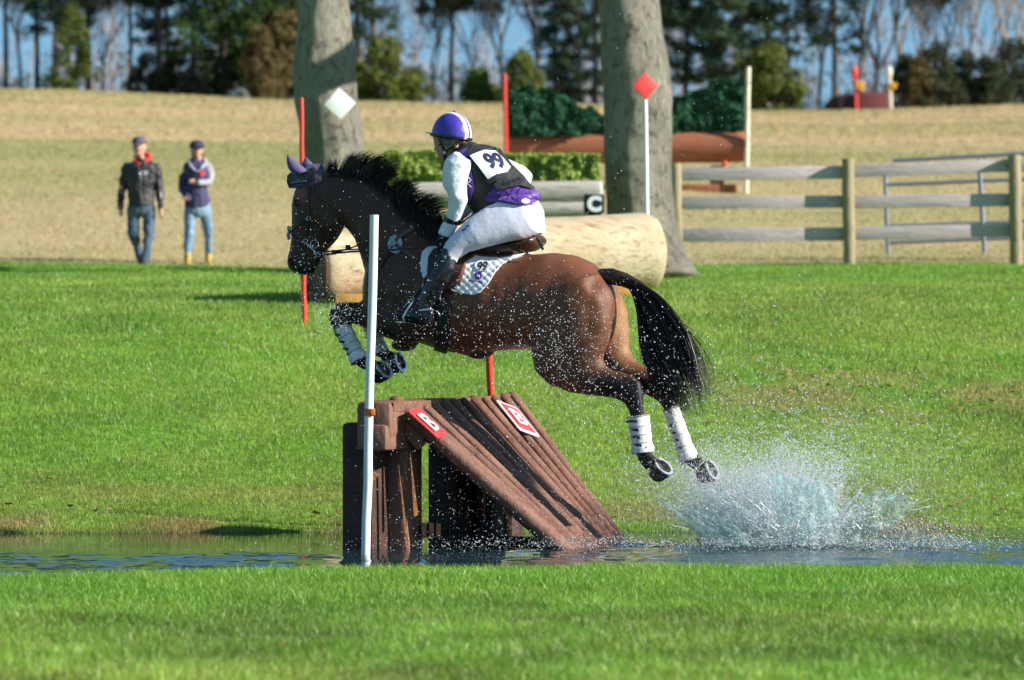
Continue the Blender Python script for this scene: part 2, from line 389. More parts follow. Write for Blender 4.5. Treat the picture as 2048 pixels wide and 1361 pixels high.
# the board under the half-round rails
g = Geo(); nrm = (BN - TN).cross(TF - TN).normalized(); nrm = nrm if nrm.z > 0 else -nrm
c4 = [TN + nrm * -.012, TF + nrm * -.012, BF + nrm * -.012, BN + nrm * -.012]; d4 = [p - nrm * 0.05 for p in c4]
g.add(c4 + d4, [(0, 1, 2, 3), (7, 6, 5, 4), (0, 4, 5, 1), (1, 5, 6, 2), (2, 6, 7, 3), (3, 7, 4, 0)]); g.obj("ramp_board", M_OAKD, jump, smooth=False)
# top beam: heavy squared log with chamfered arrises running from near left to far right
def beam(a, b, w, h, bev, name, m, parent, up=Vector((0, 0, 1))):
    d = (b - a); L_ = d.length; d.normalize(); s_ = d.cross(up).normalized(); u_ = s_.cross(d)
    rot = Matrix((d, s_, u_)).transposed()
    g = Geo(); g.box((a + b) / 2, (L_, w, h), rot, bev); return g.obj(name, m, parent, smooth=True, sharp=35)
topc_n = P(752, 832, 25.52); topc_f = P(975, 812, 27.55); topc_n.z = 0.80; topc_f.z = 0.80
beam(topc_n - edge * .05, topc_f + edge * 0.05, 0.235, 0.235, 0.045, "top_beam", M_OAK, jump)
# sloped cap that closes the gap between the beam and the ramp
g = Geo(); A0 = topc_n + outd * .1175 + Vector((0, 0, .112)); A1 = topc_f + outd * .1175 + Vector((0, 0, .112))
B0 = TN + Vector((0, 0, .012)); B1 = TF + Vector((0, 0, .012)); B0 = B0 + (BN - TN).normalized() * .03; B1 = B1 + (BF - TF).normalized() * .03
g.add([A0, A1, B1, B0] + [p - Vector((0, 0, .06)) for p in (A0, A1, B1, B0)], [(0, 1, 2, 3), (7, 6, 5, 4), (0, 4, 5, 1), (1, 5, 6, 2), (2, 6, 7, 3), (3, 7, 4, 0)])
g.obj("cap_board", M_OAK, jump, smooth=False)
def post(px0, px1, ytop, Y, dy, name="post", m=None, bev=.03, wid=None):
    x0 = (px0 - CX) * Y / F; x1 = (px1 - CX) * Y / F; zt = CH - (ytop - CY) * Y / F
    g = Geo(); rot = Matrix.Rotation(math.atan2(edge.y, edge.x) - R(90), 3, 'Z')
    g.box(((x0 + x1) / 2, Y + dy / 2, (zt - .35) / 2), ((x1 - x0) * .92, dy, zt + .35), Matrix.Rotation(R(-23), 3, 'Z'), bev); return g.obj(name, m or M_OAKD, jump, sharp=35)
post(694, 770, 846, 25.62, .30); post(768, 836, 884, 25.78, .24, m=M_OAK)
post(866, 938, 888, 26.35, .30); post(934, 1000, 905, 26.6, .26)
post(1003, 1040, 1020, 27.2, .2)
# head block and struts under the ramp edge
beam(P(742, 876, 25.45), P(742, 876, 25.45) + edge * .45, .20, .16, .025, "head_block", M_OAK, jump)
beam(P(800, 842, 25.74), P(846, 892, 25.76), .09, .09, .012, "brace", M_OAK, jump)
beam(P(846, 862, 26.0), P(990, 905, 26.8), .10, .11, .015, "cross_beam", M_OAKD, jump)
# orange strips of sunlight on the posts, painted on as thin wedges
for (pa, pb, pc, Y) in (((797, 930), (812, 1096), (818, 1096), 25.60), ((820, 905), (836, 1030), (828, 1035), 25.66), ((741, 942), (760, 950), (742, 968), 25.42), ((966, 985), (972, 985), (968, 1052), 26.28), ((998, 1018), (1006, 1072), (990, 1074), 26.9)):
    q3 = [P(*pa, Y), P(*pb, Y), P(*pc, Y)]; g = Geo(); g.add(q3 + [v + Vector((0, .03, 0)) for v in q3], [(0, 1, 2), (5, 4, 3), (0, 3, 4, 1), (1, 4, 5, 2), (2, 5, 3, 0)]); g.obj("sunlit_strip", M_ORANGE, jump, smooth=False)
# small ladder block near the waterline
beam(P(836, 1062, 25.95), P(882, 1058, 26.2), .10, .085, .01, "low_rail", M_OAKD, jump)
for px in (848, 863, 877): beam(P(px, 1047, 25.88), P(px, 1076, 25.88), .03, .014, .003, "batten", M_ORANGE, jump, up=Vector((0, 1, 0)))
beam(P(995, 1080, 26.6), P(1110, 1084, 26.0), .08, .05, .01, "low_rail", M_OAKD, jump)
# the two B signs lying on the ramp
def ramp_sign(cpx, cpy, t, label, border):
    a = TN.lerp(TF, t); b_ = BN.lerp(BF, t); d = (b_ - a).normalized(); s_ = edge - d * edge.dot(d); s_.normalize(); n_ = s_.cross(d); n_ = n_ if n_.z > 0 else -n_
    # centre where the sight line through the sign meets the ramp plane
    ro = Vector((0, 0, CH)); rd = (P(cpx, cpy, 25) - ro).normalized(); k = (TN + nrm * (.047 if border else .064) - ro).dot(nrm) / rd.dot(nrm); c = ro + rd * k
    rot = Matrix((s_, d, n_)).transposed()
    hw, hl = 0.205, 0.135
    def plate(hx, hy, z, rad, m, name, par):
        pts = []
        for (sx, sy) in ((1, 1), (-1, 1), (-1, -1), (1, -1)):
            a0 = {(1, 1): 0, (-1, 1): 90, (-1, -1): 180, (1, -1): 270}[(sx, sy)]
            for q_ in range(5):
                an = R(a0 + 22.5 * q_); pts.append(Vector((sx * (hx - rad) + rad * math.cos(an), sy * (hy - rad) + rad * math.sin(an), 0)))
        g = Geo(); top = [c + rot @ (p + Vector((0, 0, z))) for p in pts]; bot = [c + rot @ (p + Vector((0, 0, z - .008))) for p in pts]; nn = len(pts)
        g.add(top + bot, [tuple(range(nn)), tuple(range(2 * nn - 1, nn - 1, -1))] + [(i, (i + 1) % nn, nn + (i + 1) % nn, nn + i) for i in range(nn)]); return g.obj(name, m, par, smooth=False)
    if border:
        sg = plate(.115, .15, 0, .02, M_SIGNW, "letter_sign", jump); sg['label'] = label
        plate(.092, .126, .004, .012, M_SIGNR, "red_panel", sg)
    else:
        sg = plate(.105, .125, 0, .02, M_SIGNR, "letter_sign", jump); sg['label'] = label
    V, Fc = text_mesh("B", .25, extrude=.002, offset=.004)
    V2 = [c + rot @ Vector((v[1] * -.9 * 1.0, v[0] * -1.0, v[2] + .010)) for v in V] if False else [c + rot @ Vector((v[0] * .95, -v[1] * .85, v[2] + .010)) for v in V]
    g = Geo(); g.add(V2, Fc); g.obj("letter", M_SIGNW, sg, smooth=False)
ramp_sign(856, 846, .10, "red sign with a white B on the near edge", False)
ramp_sign(1036, 837, .86, "white-bordered red sign with a B on the far edge", True)

# ---- flag poles
def pole(name, top, bot, r, m, label, cat="flag pole", taper=.9, group=None, band_=None):
    e = thing(name, bot, label, cat, group)
    g = Geo(); n = 10; pts = [bot.lerp(top, i / n) + (Vector((random.uniform(-.003, .003), 0, 0)) if 0 < i < n else Vector()) for i in range(n + 1)]
    g.tube(pts, [r * (1 - (1 - taper) * i / n) for i in range(n + 1)], n=14); g.obj("shaft", m, e, sharp=50); return e
def under(pt, dz): return Vector((pt.x, pt.y, pt.z)) - Vector((0, 0, dz))
b0 = P(731.5, 1112, 24.87); t0 = P(748.5, 430, 24.80); d_ = (b0 - t0).normalized()
wp = pole("white_flag_pole", t0, b0 + d_ * .25, .0275, M_WHITEP, "tall white pole with an orange clip standing in the water before the ramp jump", taper=.96)
g = Geo(); cpt = t0.lerp(b0, (824 - 430) / 682); g.tube([cpt + d_ * .022, cpt - d_ * .022], [.031, .031], n=16); g.box(cpt + Vector((.02, -.02, 0)), (.03, .03, .04), None, .004)
g.obj("orange_clip", mat("orange_plastic", (.65, .16, .03), rough=.4), wp, sharp=40)
pole("red_flag_pole", P(974, 640, 27.72), P(1001, 1083, 27.9) - Vector((0, 0, .3)), .026, M_REDP, "red pole leaning at the far end of the ramp jump, half hidden by the horse")
pole("red_flag_pole", P(602.5, 196, 37.0), P(609, 643, 37.0) - Vector((0, 0, .15)), .0225, M_REDP, "red pole at the dark left end of the pale log, behind the horse's ears")
dp = pole("diamond_flag_pole", P(1290, 200, 41.9), P(1296, 560, 41.9), .026, M_WHITEP, "white pole carrying a red diamond board before the right trunk")
def diamond(cpx, cpy, Y, hpx, m, rot_deg, yaw=0):
    c = P(cpx, cpy, Y); h = hpx * Y / F; g = Geo()
    rt = Matrix.Rotation(R(yaw), 3, 'Z') @ Matrix.Rotation(R(rot_deg), 3, 'Y')
    g.box(c, (h * 1.414, .02, h * 1.414), rt, .004); return g
diamond(1290.5, 172, 41.85, 27, M_SIGNR, 43, 14).obj("diamond_board", mat("red_board", (.78, .06, .05), rough=.4), dp, sharp=40)
pole("red_flag_pole", P(1009, 148, 73.6), P(1014, 378, 73.6) - Vector((0, 0, .2)), .038, M_REDP, "red pole at the left end of the brush topped log")
pole("white_flag_pole", P(1497, 134, 73.6), P(1492, 378, 73.6) - Vector((0, 0, .2)), .042, M_IVORY, "worn white pole at the right end of the brush topped log", taper=1)

# ---- logs
def log_mesh(a, b, ra, rb, m, name, parent, n=26, segs=26, rough_=.03, seed=1, endr=.3, facet=0):
    d = (b - a); L_ = d.length; d.normalize(); s_ = d.cross(Vector((0, 0, 1))).normalized(); u_ = s_.cross(d); rr = []
    ts = [0, .004, .012] + [i / segs for i in range(1, segs)] + [.988, .996, 1]
    for t in ts:
        rad = ra + (rb - ra) * t
        e = min(t, 1 - t) * L_; k = 1 if e > rad * endr else math.sqrt(max(.02, 1 - (1 - e / (rad * endr)) ** 2)) * .12 + .88
        if e < 1e-5: k *= .97
        ring = []
        for j in range(n):
            an = 2 * math.pi * j / n
            nz = mnoise.noise(Vector((math.cos(an) * 1.3, math.sin(an) * 1.3, t * L_ * .9 + seed * 7))) * rough_ + mnoise.noise(Vector((math.cos(an) * 4, math.sin(an) * 4, t * L_ * 3 + seed * 3))) * rough_ * .3
            ring.append(a + d * L_ * t + (s_ * math.cos(an) + u_ * math.sin(an)) * rad * k * (1 + nz))
        rr.append(ring)
    g = Geo(); g.rings(rr); return g.obj(name, m, parent, sharp=60)
def wood_mat(name, c1, c2, c3, scale=3.0, rough=.75, ax=(.35, 1.6, 1.6), bump=.5, speck=0.0):
    m = mat(name, c1, rough=rough, spec=.2, col2=c2, vscale=scale, bump=bump, bscale=25, stretch=ax)
    n = m.node_tree.nodes; L = m.node_tree.links; b = n["Principled BSDF"]; src = b.inputs["Base Color"].links[0].from_socket
    tc = n.new("ShaderNodeTexCoord"); mp = n.new("ShaderNodeMapping"); mp.inputs["Scale"].default_value = (ax[0] * 2, ax[1] * 6, ax[2] * 6); L.new(tc.outputs["Object"], mp.inputs[0])
    nz = n.new("ShaderNodeTexNoise"); nz.inputs["Scale"].default_value = 2.4; nz.inputs["Detail"].default_value = 8; nz.inputs["Distortion"].default_value = .8; L.new(mp.outputs[0], nz.inputs[0])
    rm = n.new("ShaderNodeMapRange"); rm.inputs[1].default_value = .52; rm.inputs[2].default_value = .72; L.new(nz.outputs[0], rm.inputs[0])
    mx = n.new("ShaderNodeMix"); mx.data_type = 'RGBA'; L.new(rm.outputs[0], mx.inputs[0]); L.new(src, mx.inputs[6]); mx.inputs[7].default_value = (*c3, 1); L.new(mx.outputs[2], b.inputs["Base Color"]); return m
M_PALE = wood_mat("peeled_pale_wood", (.44, .34, .21), (.60, .50, .35), (.26, .17, .09), 2.0)
M_GREY = wood_mat("grey_weathered_wood", (.42, .38, .33), (.56, .52, .46), (.22, .19, .16), 2.5)
M_RUST = wood_mat("rust_red_wood", (.30, .105, .055), (.38, .15, .08), (.22, .07, .04), 2.0)
LA = P(628, 543, 39.7); LB = P(1303, 519, 41.2)
LA.z = tz(LA.x, 39.7) + .34; LB.z = tz(LB.x, 41.2) + .42
lg = thing("pale_log", (0, 40.4, tz(0, 40.4)), "huge peeled pale log lying across the lawn behind the horse", "log")
log_mesh(LA, LB, .365, .385, M_PALE, "log_body", lg, n=40, segs=40, rough_=.022, seed=3, endr=.35)
g = Geo(); dlog = (LB - LA).normalized()
g.tube([LA - dlog * .012, LA + dlog * .05], [.345, .35], n=32); g.obj("sawn_end", mat("shaded_log_end", (.10, .055, .03), rough=.8, var=.4, vscale=6), lg, sharp=40)  # end face coloured dark for the shade it lies in
for px, Y in ((715, 39.3), (1240, 41.0)):
    c = GP(px, Y); g = Geo(); g.box(c + Vector((0, 0, .03)), (.40 if px < 800 else .25, .5, .16), None, .012); g.obj("chock", mat("orange_chock", (.62, .30, .06), rough=.7, var=.2, vscale=9), lg, sharp=40)

# C fence: hedge on grey logs
hd = thing("hedge_jump", GP(990, 50.4), "trimmed leafy hedge jump above grey logs behind the rider", "hedge jump")
log_mesh(P(788, 392, 49.9), P(1205, 389, 49.7), .155, .165, M_GREY, "rail_log", hd, seed=9)
log_mesh(P(1030, 421, 49.7), P(1203, 422, 49.6), .10, .11, M_GREY, "rail_log", hd, seed=12)
for px in (840, 1165):
    c = P(px, 400, 50.1); gz = tz(c.x, 50.1); g = Geo(); g.box((c.x, 50.1, (gz - .1 + c.z) / 2), (.14, .14, c.z - gz + .1), None, .01); g.obj("post", M_GREY, hd, sharp=40)
def leaf_cloud(name, n, sampler, lsz, m, parent, c1, c2, flat=False, core=None, up=.3):
    """n leaf-sized faces spread through a volume given by sampler(n)->points, normals"""
    p, nr = sampler(n); k = len(p)
    nr = nr + RNG.normal(0, .55, (k, 3)); nr /= np.linalg.norm(nr, axis=1)[:, None] + 1e-9
    u = np.cross(nr, RNG.normal(0, 1, (k, 3))); u /= np.linalg.norm(u, axis=1)[:, None] + 1e-9; w = np.cross(nr, u)
    s_ = lsz * RNG.uniform(.6, 1.3, k)[:, None]
    V = np.stack([p - u * s_, p - w * s_ * .45, p + u * s_, p + w * s_ * .45], 1).reshape(-1, 3)
    cl = mix01(c1, c2, RNG.uniform(0, 1, k)); me = np_mesh(name, V, np.arange(4 * k), np.full(k, 4), smooth=False)
    vcol(me, np.repeat(cl, 4, axis=0)); me.materials.append(m)
    return link(bpy.data.objects.new(name, me), parent)
def mix01(a, b, t): t = np.asarray(t)[:, None]; return np.array(a) * (1 - t) + np.array(b) * t
LEAF = mat("leaf", (.1, .2, .03), rough=.5, spec=.4, attr=True, trans=.25)
def hedge_sampler(x0, x1, y0, y1, zf0, zf1, rag=1.0):
    def f(n):
        x = RNG.uniform(x0, x1, n); face = RNG.integers(0, 4, n)
        y = np.where(face < 2, y0, RNG.uniform(y0, y1, n)); top = zf1(x); bot = zf0(x)
        z = np.where(face < 2, bot + (top - bot) * RNG.uniform(0, 1, n) ** .9, top)
        z = np.where(face == 3, bot + (top - bot) * RNG.uniform(0, 1, n), z); y = np.where(face == 3, RNG.uniform(y0, y1, n), y)
        lump = rag * (.07 * vnoise(x, z, 5, 51) + .04 * vnoise(x, z, 13, 52) + .05 * np.maximum(0, vnoise(x, z * 0, 23, 53)))
        nrm_ = np.stack([np.zeros(n), np.where(face < 2, -1., 0.), np.where(face == 2, 1., .3)], 1)
        x = x + RNG.normal(0, .012, n)
        return np.stack([x, y + np.where(face < 2, lump - .03 + RNG.uniform(0, .06, n), 0), z + np.where(face == 2, lump * .8 + RNG.uniform(-.05, .02, n), 0)], 1), nrm_
    return f
xa, xb = P(772, 0, 50.6).x, P(1196, 0, 50.6).x
z0 = P(0, 372, 50.4).z; z1 = P(0, 310, 50.4).z
leaf_cloud("hedge", 30000, hedge_sampler(xa, xb, 50.3, 50.9, lambda x: x * 0 + z0 - .05, lambda x: x * 0 + z1), .030, LEAF, hd, (.16, .28, .04), (.42, .50, .10))
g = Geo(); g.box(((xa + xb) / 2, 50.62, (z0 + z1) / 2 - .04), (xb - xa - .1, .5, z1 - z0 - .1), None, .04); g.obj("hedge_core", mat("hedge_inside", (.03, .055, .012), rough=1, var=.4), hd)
cs = thing("letter_board", P(1187, 434, 49.2), "black board with a white letter C leaning at the right trunk", "letter sign")
g = Geo(); g.box(P(1188, 408, 49.2), (.245, .03, .225), None, .02); g.obj("board", M_BLACK, cs, sharp=40)
g = Geo(); g.box(P(1190, 428, 49.25), (.16, .05, .10), None, .01); g.obj("board_foot", M_BLACK, cs, sharp=40)
V, Fc = text_mesh("C", .235, extrude=.004, offset=.014); c0 = P(1189, 408, 49.18); g = Geo(); g.add([c0 + Vector((v[0], -.006 - v[2], v[1])) for v in V], Fc); g.obj("letter", M_SIGNW, cs, smooth=False)

# brush topped log further back
br = thing("brush_jump", GP(1250, 74), "long rust red log jump topped with dark green brush", "brush jump")
log_mesh(P(1012, 297, 74.2), P(1492, 294, 73.9), .285, .28, M_RUST, "log_body", br, seed=20, rough_=.002)
def bt(x):
    px = x * F / 74.2 + CX
    ytop = np.interp(px, [1008, 1014, 1040, 1080, 1120, 1200, 1260, 1345, 1400, 1450, 1485, 1492], [222, 192, 186, 190, 204, 238, 244, 204, 186, 175, 178, 212])
    return CH - (ytop - CY) * 74.2 / F
def bb(x):
    return CH - (np.interp(x * F / 74.2 + CX, [1010, 1200, 1345, 1492], [273, 269, 266, 262]) - CY) * 74.2 / F
xa, xb = P(1014, 0, 74.2).x, P(1488, 0, 74.2).x
M_BRUSH = mat("brush_needles", (.01, .07, .035), rough=.7, spec=.2, attr=True, trans=.12)
leaf_cloud("brush", 34000, hedge_sampler(xa, xb, 73.9, 74.6, bb, bt, 1.9), .065, M_BRUSH, br, (.012, .065, .035), (.04, .14, .065))
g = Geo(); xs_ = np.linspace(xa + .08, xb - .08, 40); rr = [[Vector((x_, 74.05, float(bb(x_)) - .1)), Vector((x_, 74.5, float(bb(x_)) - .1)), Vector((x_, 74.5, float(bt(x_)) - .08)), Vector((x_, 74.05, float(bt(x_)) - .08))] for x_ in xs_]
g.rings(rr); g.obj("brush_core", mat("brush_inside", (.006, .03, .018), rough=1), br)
for px in (1090, 1434):
    c = P(px, 345, 73.9); g = Geo(); gz = tz(c.x, 73.9); g.box((c.x, 73.9, (gz + c.z + .12) / 2), (.24, .3, c.z + .12 - gz), None, .02); g.obj("support", M_RUST, br, sharp=40)
    g = Geo(); g.box((c.x - .2, 73.8, gz + .06), (1.1, .2, .14), None, .02); g.obj("foot_rail", M_RUST, br, sharp=40)
g = Geo(); g.sphere(P(1449, 327, 73.6), .05); tag(g.obj("red_cap", M_REDP, br), "small red cap on the support")

# far maroon jump on the crest with its two poles and flowers
Yc = 176.0
fj = thing("crest_jump", GP(1715, Yc), "maroon plank fence with a rounded dark side far away on the crest", "cabin jump")
M_MAR = mat("maroon_planks", (.20, .055, .06), rough=.7, var=.25, vscale=1.2, stretch=(.2, .2, 6)); M_MARD = mat("dark_maroon", (.045, .018, .022), rough=.8)
def dz(c): return c
g = Geo(); c = P(1745, 203, Yc)
for k in range(5): g.box((c.x, Yc - .02 * (k % 2), P(0, 217 - k * 7, Yc).z), (P(1783, 0, Yc).x - P(1708, 0, Yc).x, .9, .143), None, .02)
g.obj("plank_front", M_MAR, fj, sharp=40)
g = Geo(); arc = [(1640, 222), (1650, 208), (1662, 196), (1680, 190), (1706, 188), (1709, 222)]
f0 = [P(px, py, Yc - .3) for px, py in arc]; f1 = [P(px, py, Yc + 1.4) + Vector((0, 0, 0)) for px, py in arc]; nn = len(arc)
for i in range(nn): f1[i].z = f0[i].z
g.add(f0 + f1, [tuple(range(nn)), tuple(range(2 * nn - 1, nn - 1, -1))] + [(i, (i + 1) % nn, nn + (i + 1) % nn, nn + i) for i in range(nn)]); g.obj("rounded_side", M_MARD, fj, smooth=False)
M_YEL = mat("yellow_flowers", (.75, .38, .03), rough=.6, var=.3, vscale=20)
for (tx, ty, bx, by, m, nm, lb, fx) in ((1709, 134, 1713, 222, M_REDP, "red_flag_pole", "far red pole with yellow flowers at the maroon jump on the crest", 1719), (1778, 134, 1782, 222, M_IVORY, "white_flag_pole", "far white pole with yellow flowers at the maroon jump on the crest", 1784)):
    e = pole(nm, P(tx, ty, Yc - 1), P(bx, by, Yc - 1) - Vector((0, 0, .1)), .08, m, lb)
    g = Geo(); g.sphere(P(tx, ty + 12, Yc - 1.02), (.14, .10, .30)); g.obj("flag_head", m, e)
    g = Geo()
    for _ in range(16): g.sphere(P(fx + random.uniform(-7, 7), 173 + random.uniform(-7, 7), Yc - 1.2 + random.uniform(-.1, .1)), random.uniform(.05, .1), seg=8, ring=5)
    g.obj("flower_bunch", M_YEL, e)

# ---- board fence and pipe gate
M_RAIL = wood_mat("grey_fence_board", (.45, .37, .37), (.58, .50, .50), (.30, .25, .25), 1.6)
M_POSTW = wood_mat("treated_round_post", (.27, .215, .13), (.38, .31, .20), (.25, .19, .09), 2.0, ax=(1.6, 1.6, .3))
fe = thing("board_fence", GP(1690, 56.2), "three board paddock fence of grey rails on round tan posts", "fence")
Yf = 56.31
for px0, px1, ytop, ybot, Y in ((1341, 1364, 327, 500, 55.0), (1685, 1709, 318, 514, 56.2), (2018, 2043, 311, 508, 56.2), (2392, 2416, 305, 505, 56.2)):
    b_ = P((px0 + px1) / 2 + 3, ybot, Y); b_.z = tz(b_.x, Y) - .1; t_ = P((px0 + px1) / 2 - 2, ytop, Y); g = Geo(); r = (px1 - px0) / 2 * Y / F
    g.tube([b_.lerp(t_, i / 8) + Vector((random.uniform(-.006, .006), 0, 0)) for i in range(9)], [r * random.uniform(.96, 1.04) for i in range(9)], n=18); g.obj("post", M_POSTW, fe, sharp=50)
for (xa_, xb_, rows) in ((1358, 1700, ((336, 332, 26), (394, 391, 25), (457, 455, 27))), (1690, 2040, ((331, 318, 25), (392, 387, 26), (455, 447, 26))), (2030, 2410, ((319, 314, 25), (387, 382, 26), (447, 441, 26)))):
    for (ya, yb, hh) in rows:
        a_ = P(xa_, ya + hh / 2, Yf); b_ = P(xb_, yb + hh / 2, Yf); beam(a_, b_, .035, hh * Yf / F, .006, "rail", M_RAIL, fe)
M_GALV = mat("galvanised_pipe", (.30, .32, .36), rough=.35, metal=.7)
ga = thing("pipe_gate", GP(1900, 58.2), "galvanised metal pipe gate behind the right fence boards", "gate")
Yg = 58.2
def pipe(x0, y0, x1, y1, r, name="bar"):
    g = Geo(); g.tube([P(x0, y0, Yg), P(x1, y1, Yg - .0)], [r, r], n=12); return g.obj(name, M_GALV, ga, sharp=60)
pipe(1770, 348, 1776, 508, .030, "upright"); pipe(1958, 318, 1969, 506, .034, "upright")
for (y0, y1) in ((322, 303), (370, 357), (412, 398), (453, 443), (486, 474)): pipe(1786 if y0 == 322 else 1772, y0, 2200, y1 - 4, .028, "bar")

# ---- the two big trunks
def bark(name, c1, c2, c3):
    m = wood_mat(name, c1, c2, c3, 1.8, rough=.95, ax=(1.3, 1.3, .5), bump=.9); n = m.node_tree.nodes; L = m.node_tree.links
    b = n["Principled BSDF"]; b.inputs["Specular IOR Level"].default_value = .1
    tc = n.new("ShaderNodeTexCoord"); mp = n.new("ShaderNodeMapping"); mp.inputs["Scale"].default_value = (9, 9, 2.2); L.new(tc.outputs["Object"], mp.inputs[0])
    nz = n.new("ShaderNodeTexNoise"); nz.inputs["Scale"].default_value = 2.2; nz.inputs["Detail"].default_value = 9; nz.inputs["Distortion"].default_value = 1.2; nz.inputs["Roughness"].default_value = .7; L.new(mp.outputs[0], nz.inputs[0])
    bp = n.new("ShaderNodeBump"); bp.inputs["Strength"].default_value = 1; bp.inputs["Distance"].default_value = .18; L.new(nz.outputs[0], bp.inputs["Height"]); L.new(bp.outputs[0], b.inputs["Normal"]); return m
M_BARK = bark("grey_bark", (.33, .30, .24), (.56, .52, .43), (.12, .11, .09))
def big_tree(name, Y, prof, label, seed, limbs, extra_top):
    rnd = random.Random(seed); e = None; rr = []
    rows = sorted(prof, key=lambda r: -r[0])       # bottom first
    base = P((rows[0][1] + rows[0][2]) / 2, 0, Y); e = thing(name, (base.x, Y, tz(base.x, Y)), label, "tree")
    ysamp = np.arange(rows[0][0], rows[-1][0] - 1, -6.0)
    L_ = np.interp(ysamp, [r[0] for r in rows][::-1], [r[1] for r in rows][::-1]); R_ = np.interp(ysamp, [r[0] for r in rows][::-1], [r[2] for r in rows][::-1])
    n = 72
    for i, yy in enumerate(ysamp):
        a_ = P(L_[i], yy, Y); b_ = P(R_[i], yy, Y); c = (a_ + b_) / 2; r = (b_ - a_).length / 2; fl = max(0, (yy - 400) / 120)
        rr.append([c + Vector((math.cos(t), math.sin(t), 0)) * r * (1 + .030 * mnoise.noise(Vector((math.cos(t) * 3.5, math.sin(t) * 3.5, c.z * 2.2 + seed))) + .010 * mnoise.noise(Vector((math.cos(t) * 12, math.sin(t) * 12, c.z * 4 + seed))) + fl * .05 * math.sin(5 * t + seed)) for t in [2 * math.pi * k / n for k in range(n)]])
    top = c; rt = r
    for k in range(1, extra_top + 1):
        c2 = top + Vector((.05 * k * (1 if seed % 2 else -1), .04 * k, .45 * k)); rr.append([c2 + Vector((math.cos(t), math.sin(t), 0)) * rt * (1 - .025 * k) for t in [2 * math.pi * q / n for q in range(n)]])
    g = Geo(); g.rings(rr); g.obj("trunk", M_BARK, e)
    g = Geo(); apex = c2
    def limb(p, d, r, ln, dep):
        pts = [p]; q = p; dd = d.normalized()
        for k in range(6):
            dd = (dd + Vector((rnd.uniform(-.16, .16), rnd.uniform(-.16, .16), rnd.uniform(-.05, .14)))).normalized(); q = q + dd * ln / 6; pts.append(q)
        g.tube(pts, [r * (1 - .6 * k / 6) for k in range(7)], n=8 if dep < 2 else 4)
        if dep < 3:
            for k in range(3 if dep < 2 else 4):
                j = rnd.randint(2, 6); d2 = (dd + Vector((rnd.uniform(-.9, .9), rnd.uniform(-.9, .9), rnd.uniform(-.2, .7)))).normalized(); limb(pts[j], d2, r * .45, ln * .6, dep + 1)
    for (h, dv, r, ln) in limbs: limb(Vector((apex.x, apex.y, apex.z + h)), Vector(dv), r, ln, 0)
    g.obj("crown", M_BARK, e); return e
big_tree("bare_oak", 49.8, [(545, 600, 745), (515, 606, 742), (460, 612, 738), (400, 614, 734), (300, 608, 729), (200, 588, 716), (130, 586, 711), (100, 590, 707), (50, 594, 702), (-60, 600, 690), (-160, 602, 684)],
         "left big grey trunk with a white diamond board, behind the horse's mane", 2, [(0, (-.7, .2, 1), .20, 5), (0, (.6, .5, 1), .2, 5), (0, (0, -.3, 1), .17, 4.5), (-1, (-1, -.2, .5), .13, 4)], 5)
big_tree("bare_oak", 51.2, [(548, 1190, 1404), (527, 1202, 1388), (512, 1208, 1377), (480, 1214, 1366), (430, 1214, 1352), (380, 1212, 1345), (300, 1208, 1343), (200, 1206, 1345), (130, 1203, 1338), (60, 1200, 1325), (0, 1196, 1318), (-60, 1194, 1312), (-160, 1194, 1306)],
         "right big grey trunk with spreading roots, behind the red diamond pole", 5, [(0, (-.5, .4, 1), .22, 5), (0, (.7, .4, 1), .2, 5), (0, (.1, -.5, 1), .18, 4.5)], 5)
# a long leaning limb of the right tree throws its shadow across the left trunk
tw = P(655, 140, 49.3)
l0 = tw + S * 6.2
g = Geo(); dl = Vector((.62, .35, .45)).normalized(); g.tube([l0 - dl * 1.6, l0 - dl * .5 + Vector((0, 0, .05)), l0 + dl * .6, l0 + dl * 1.6], [.15, .13, .11, .09], n=10)
root_limb = g
rt_tree = [o for o in SC.objects if o.name.startswith("bare_oak.001")][0]
gl = Geo(); base_l = P(1235, -150, 51.2); q0 = l0 - dl * 1.6
gl.tube([base_l, base_l.lerp(q0, .5) + Vector((0, 0, -.1)), l0 - dl * .5, l0 + dl * .6, l0 + dl * 1.6], [.17, .15, .13, .11, .09], n=10)
gl.obj("limb", M_BARK, rt_tree)
wd = thing("diamond_board", P(680, 208, 48.9), "blank white diamond board fixed on the left big trunk", "marker board")
diamond(679.5, 208, 48.9, 32, M_SIGNW, 41, 10).obj("board", M_WHITEP, wd, sharp=40)
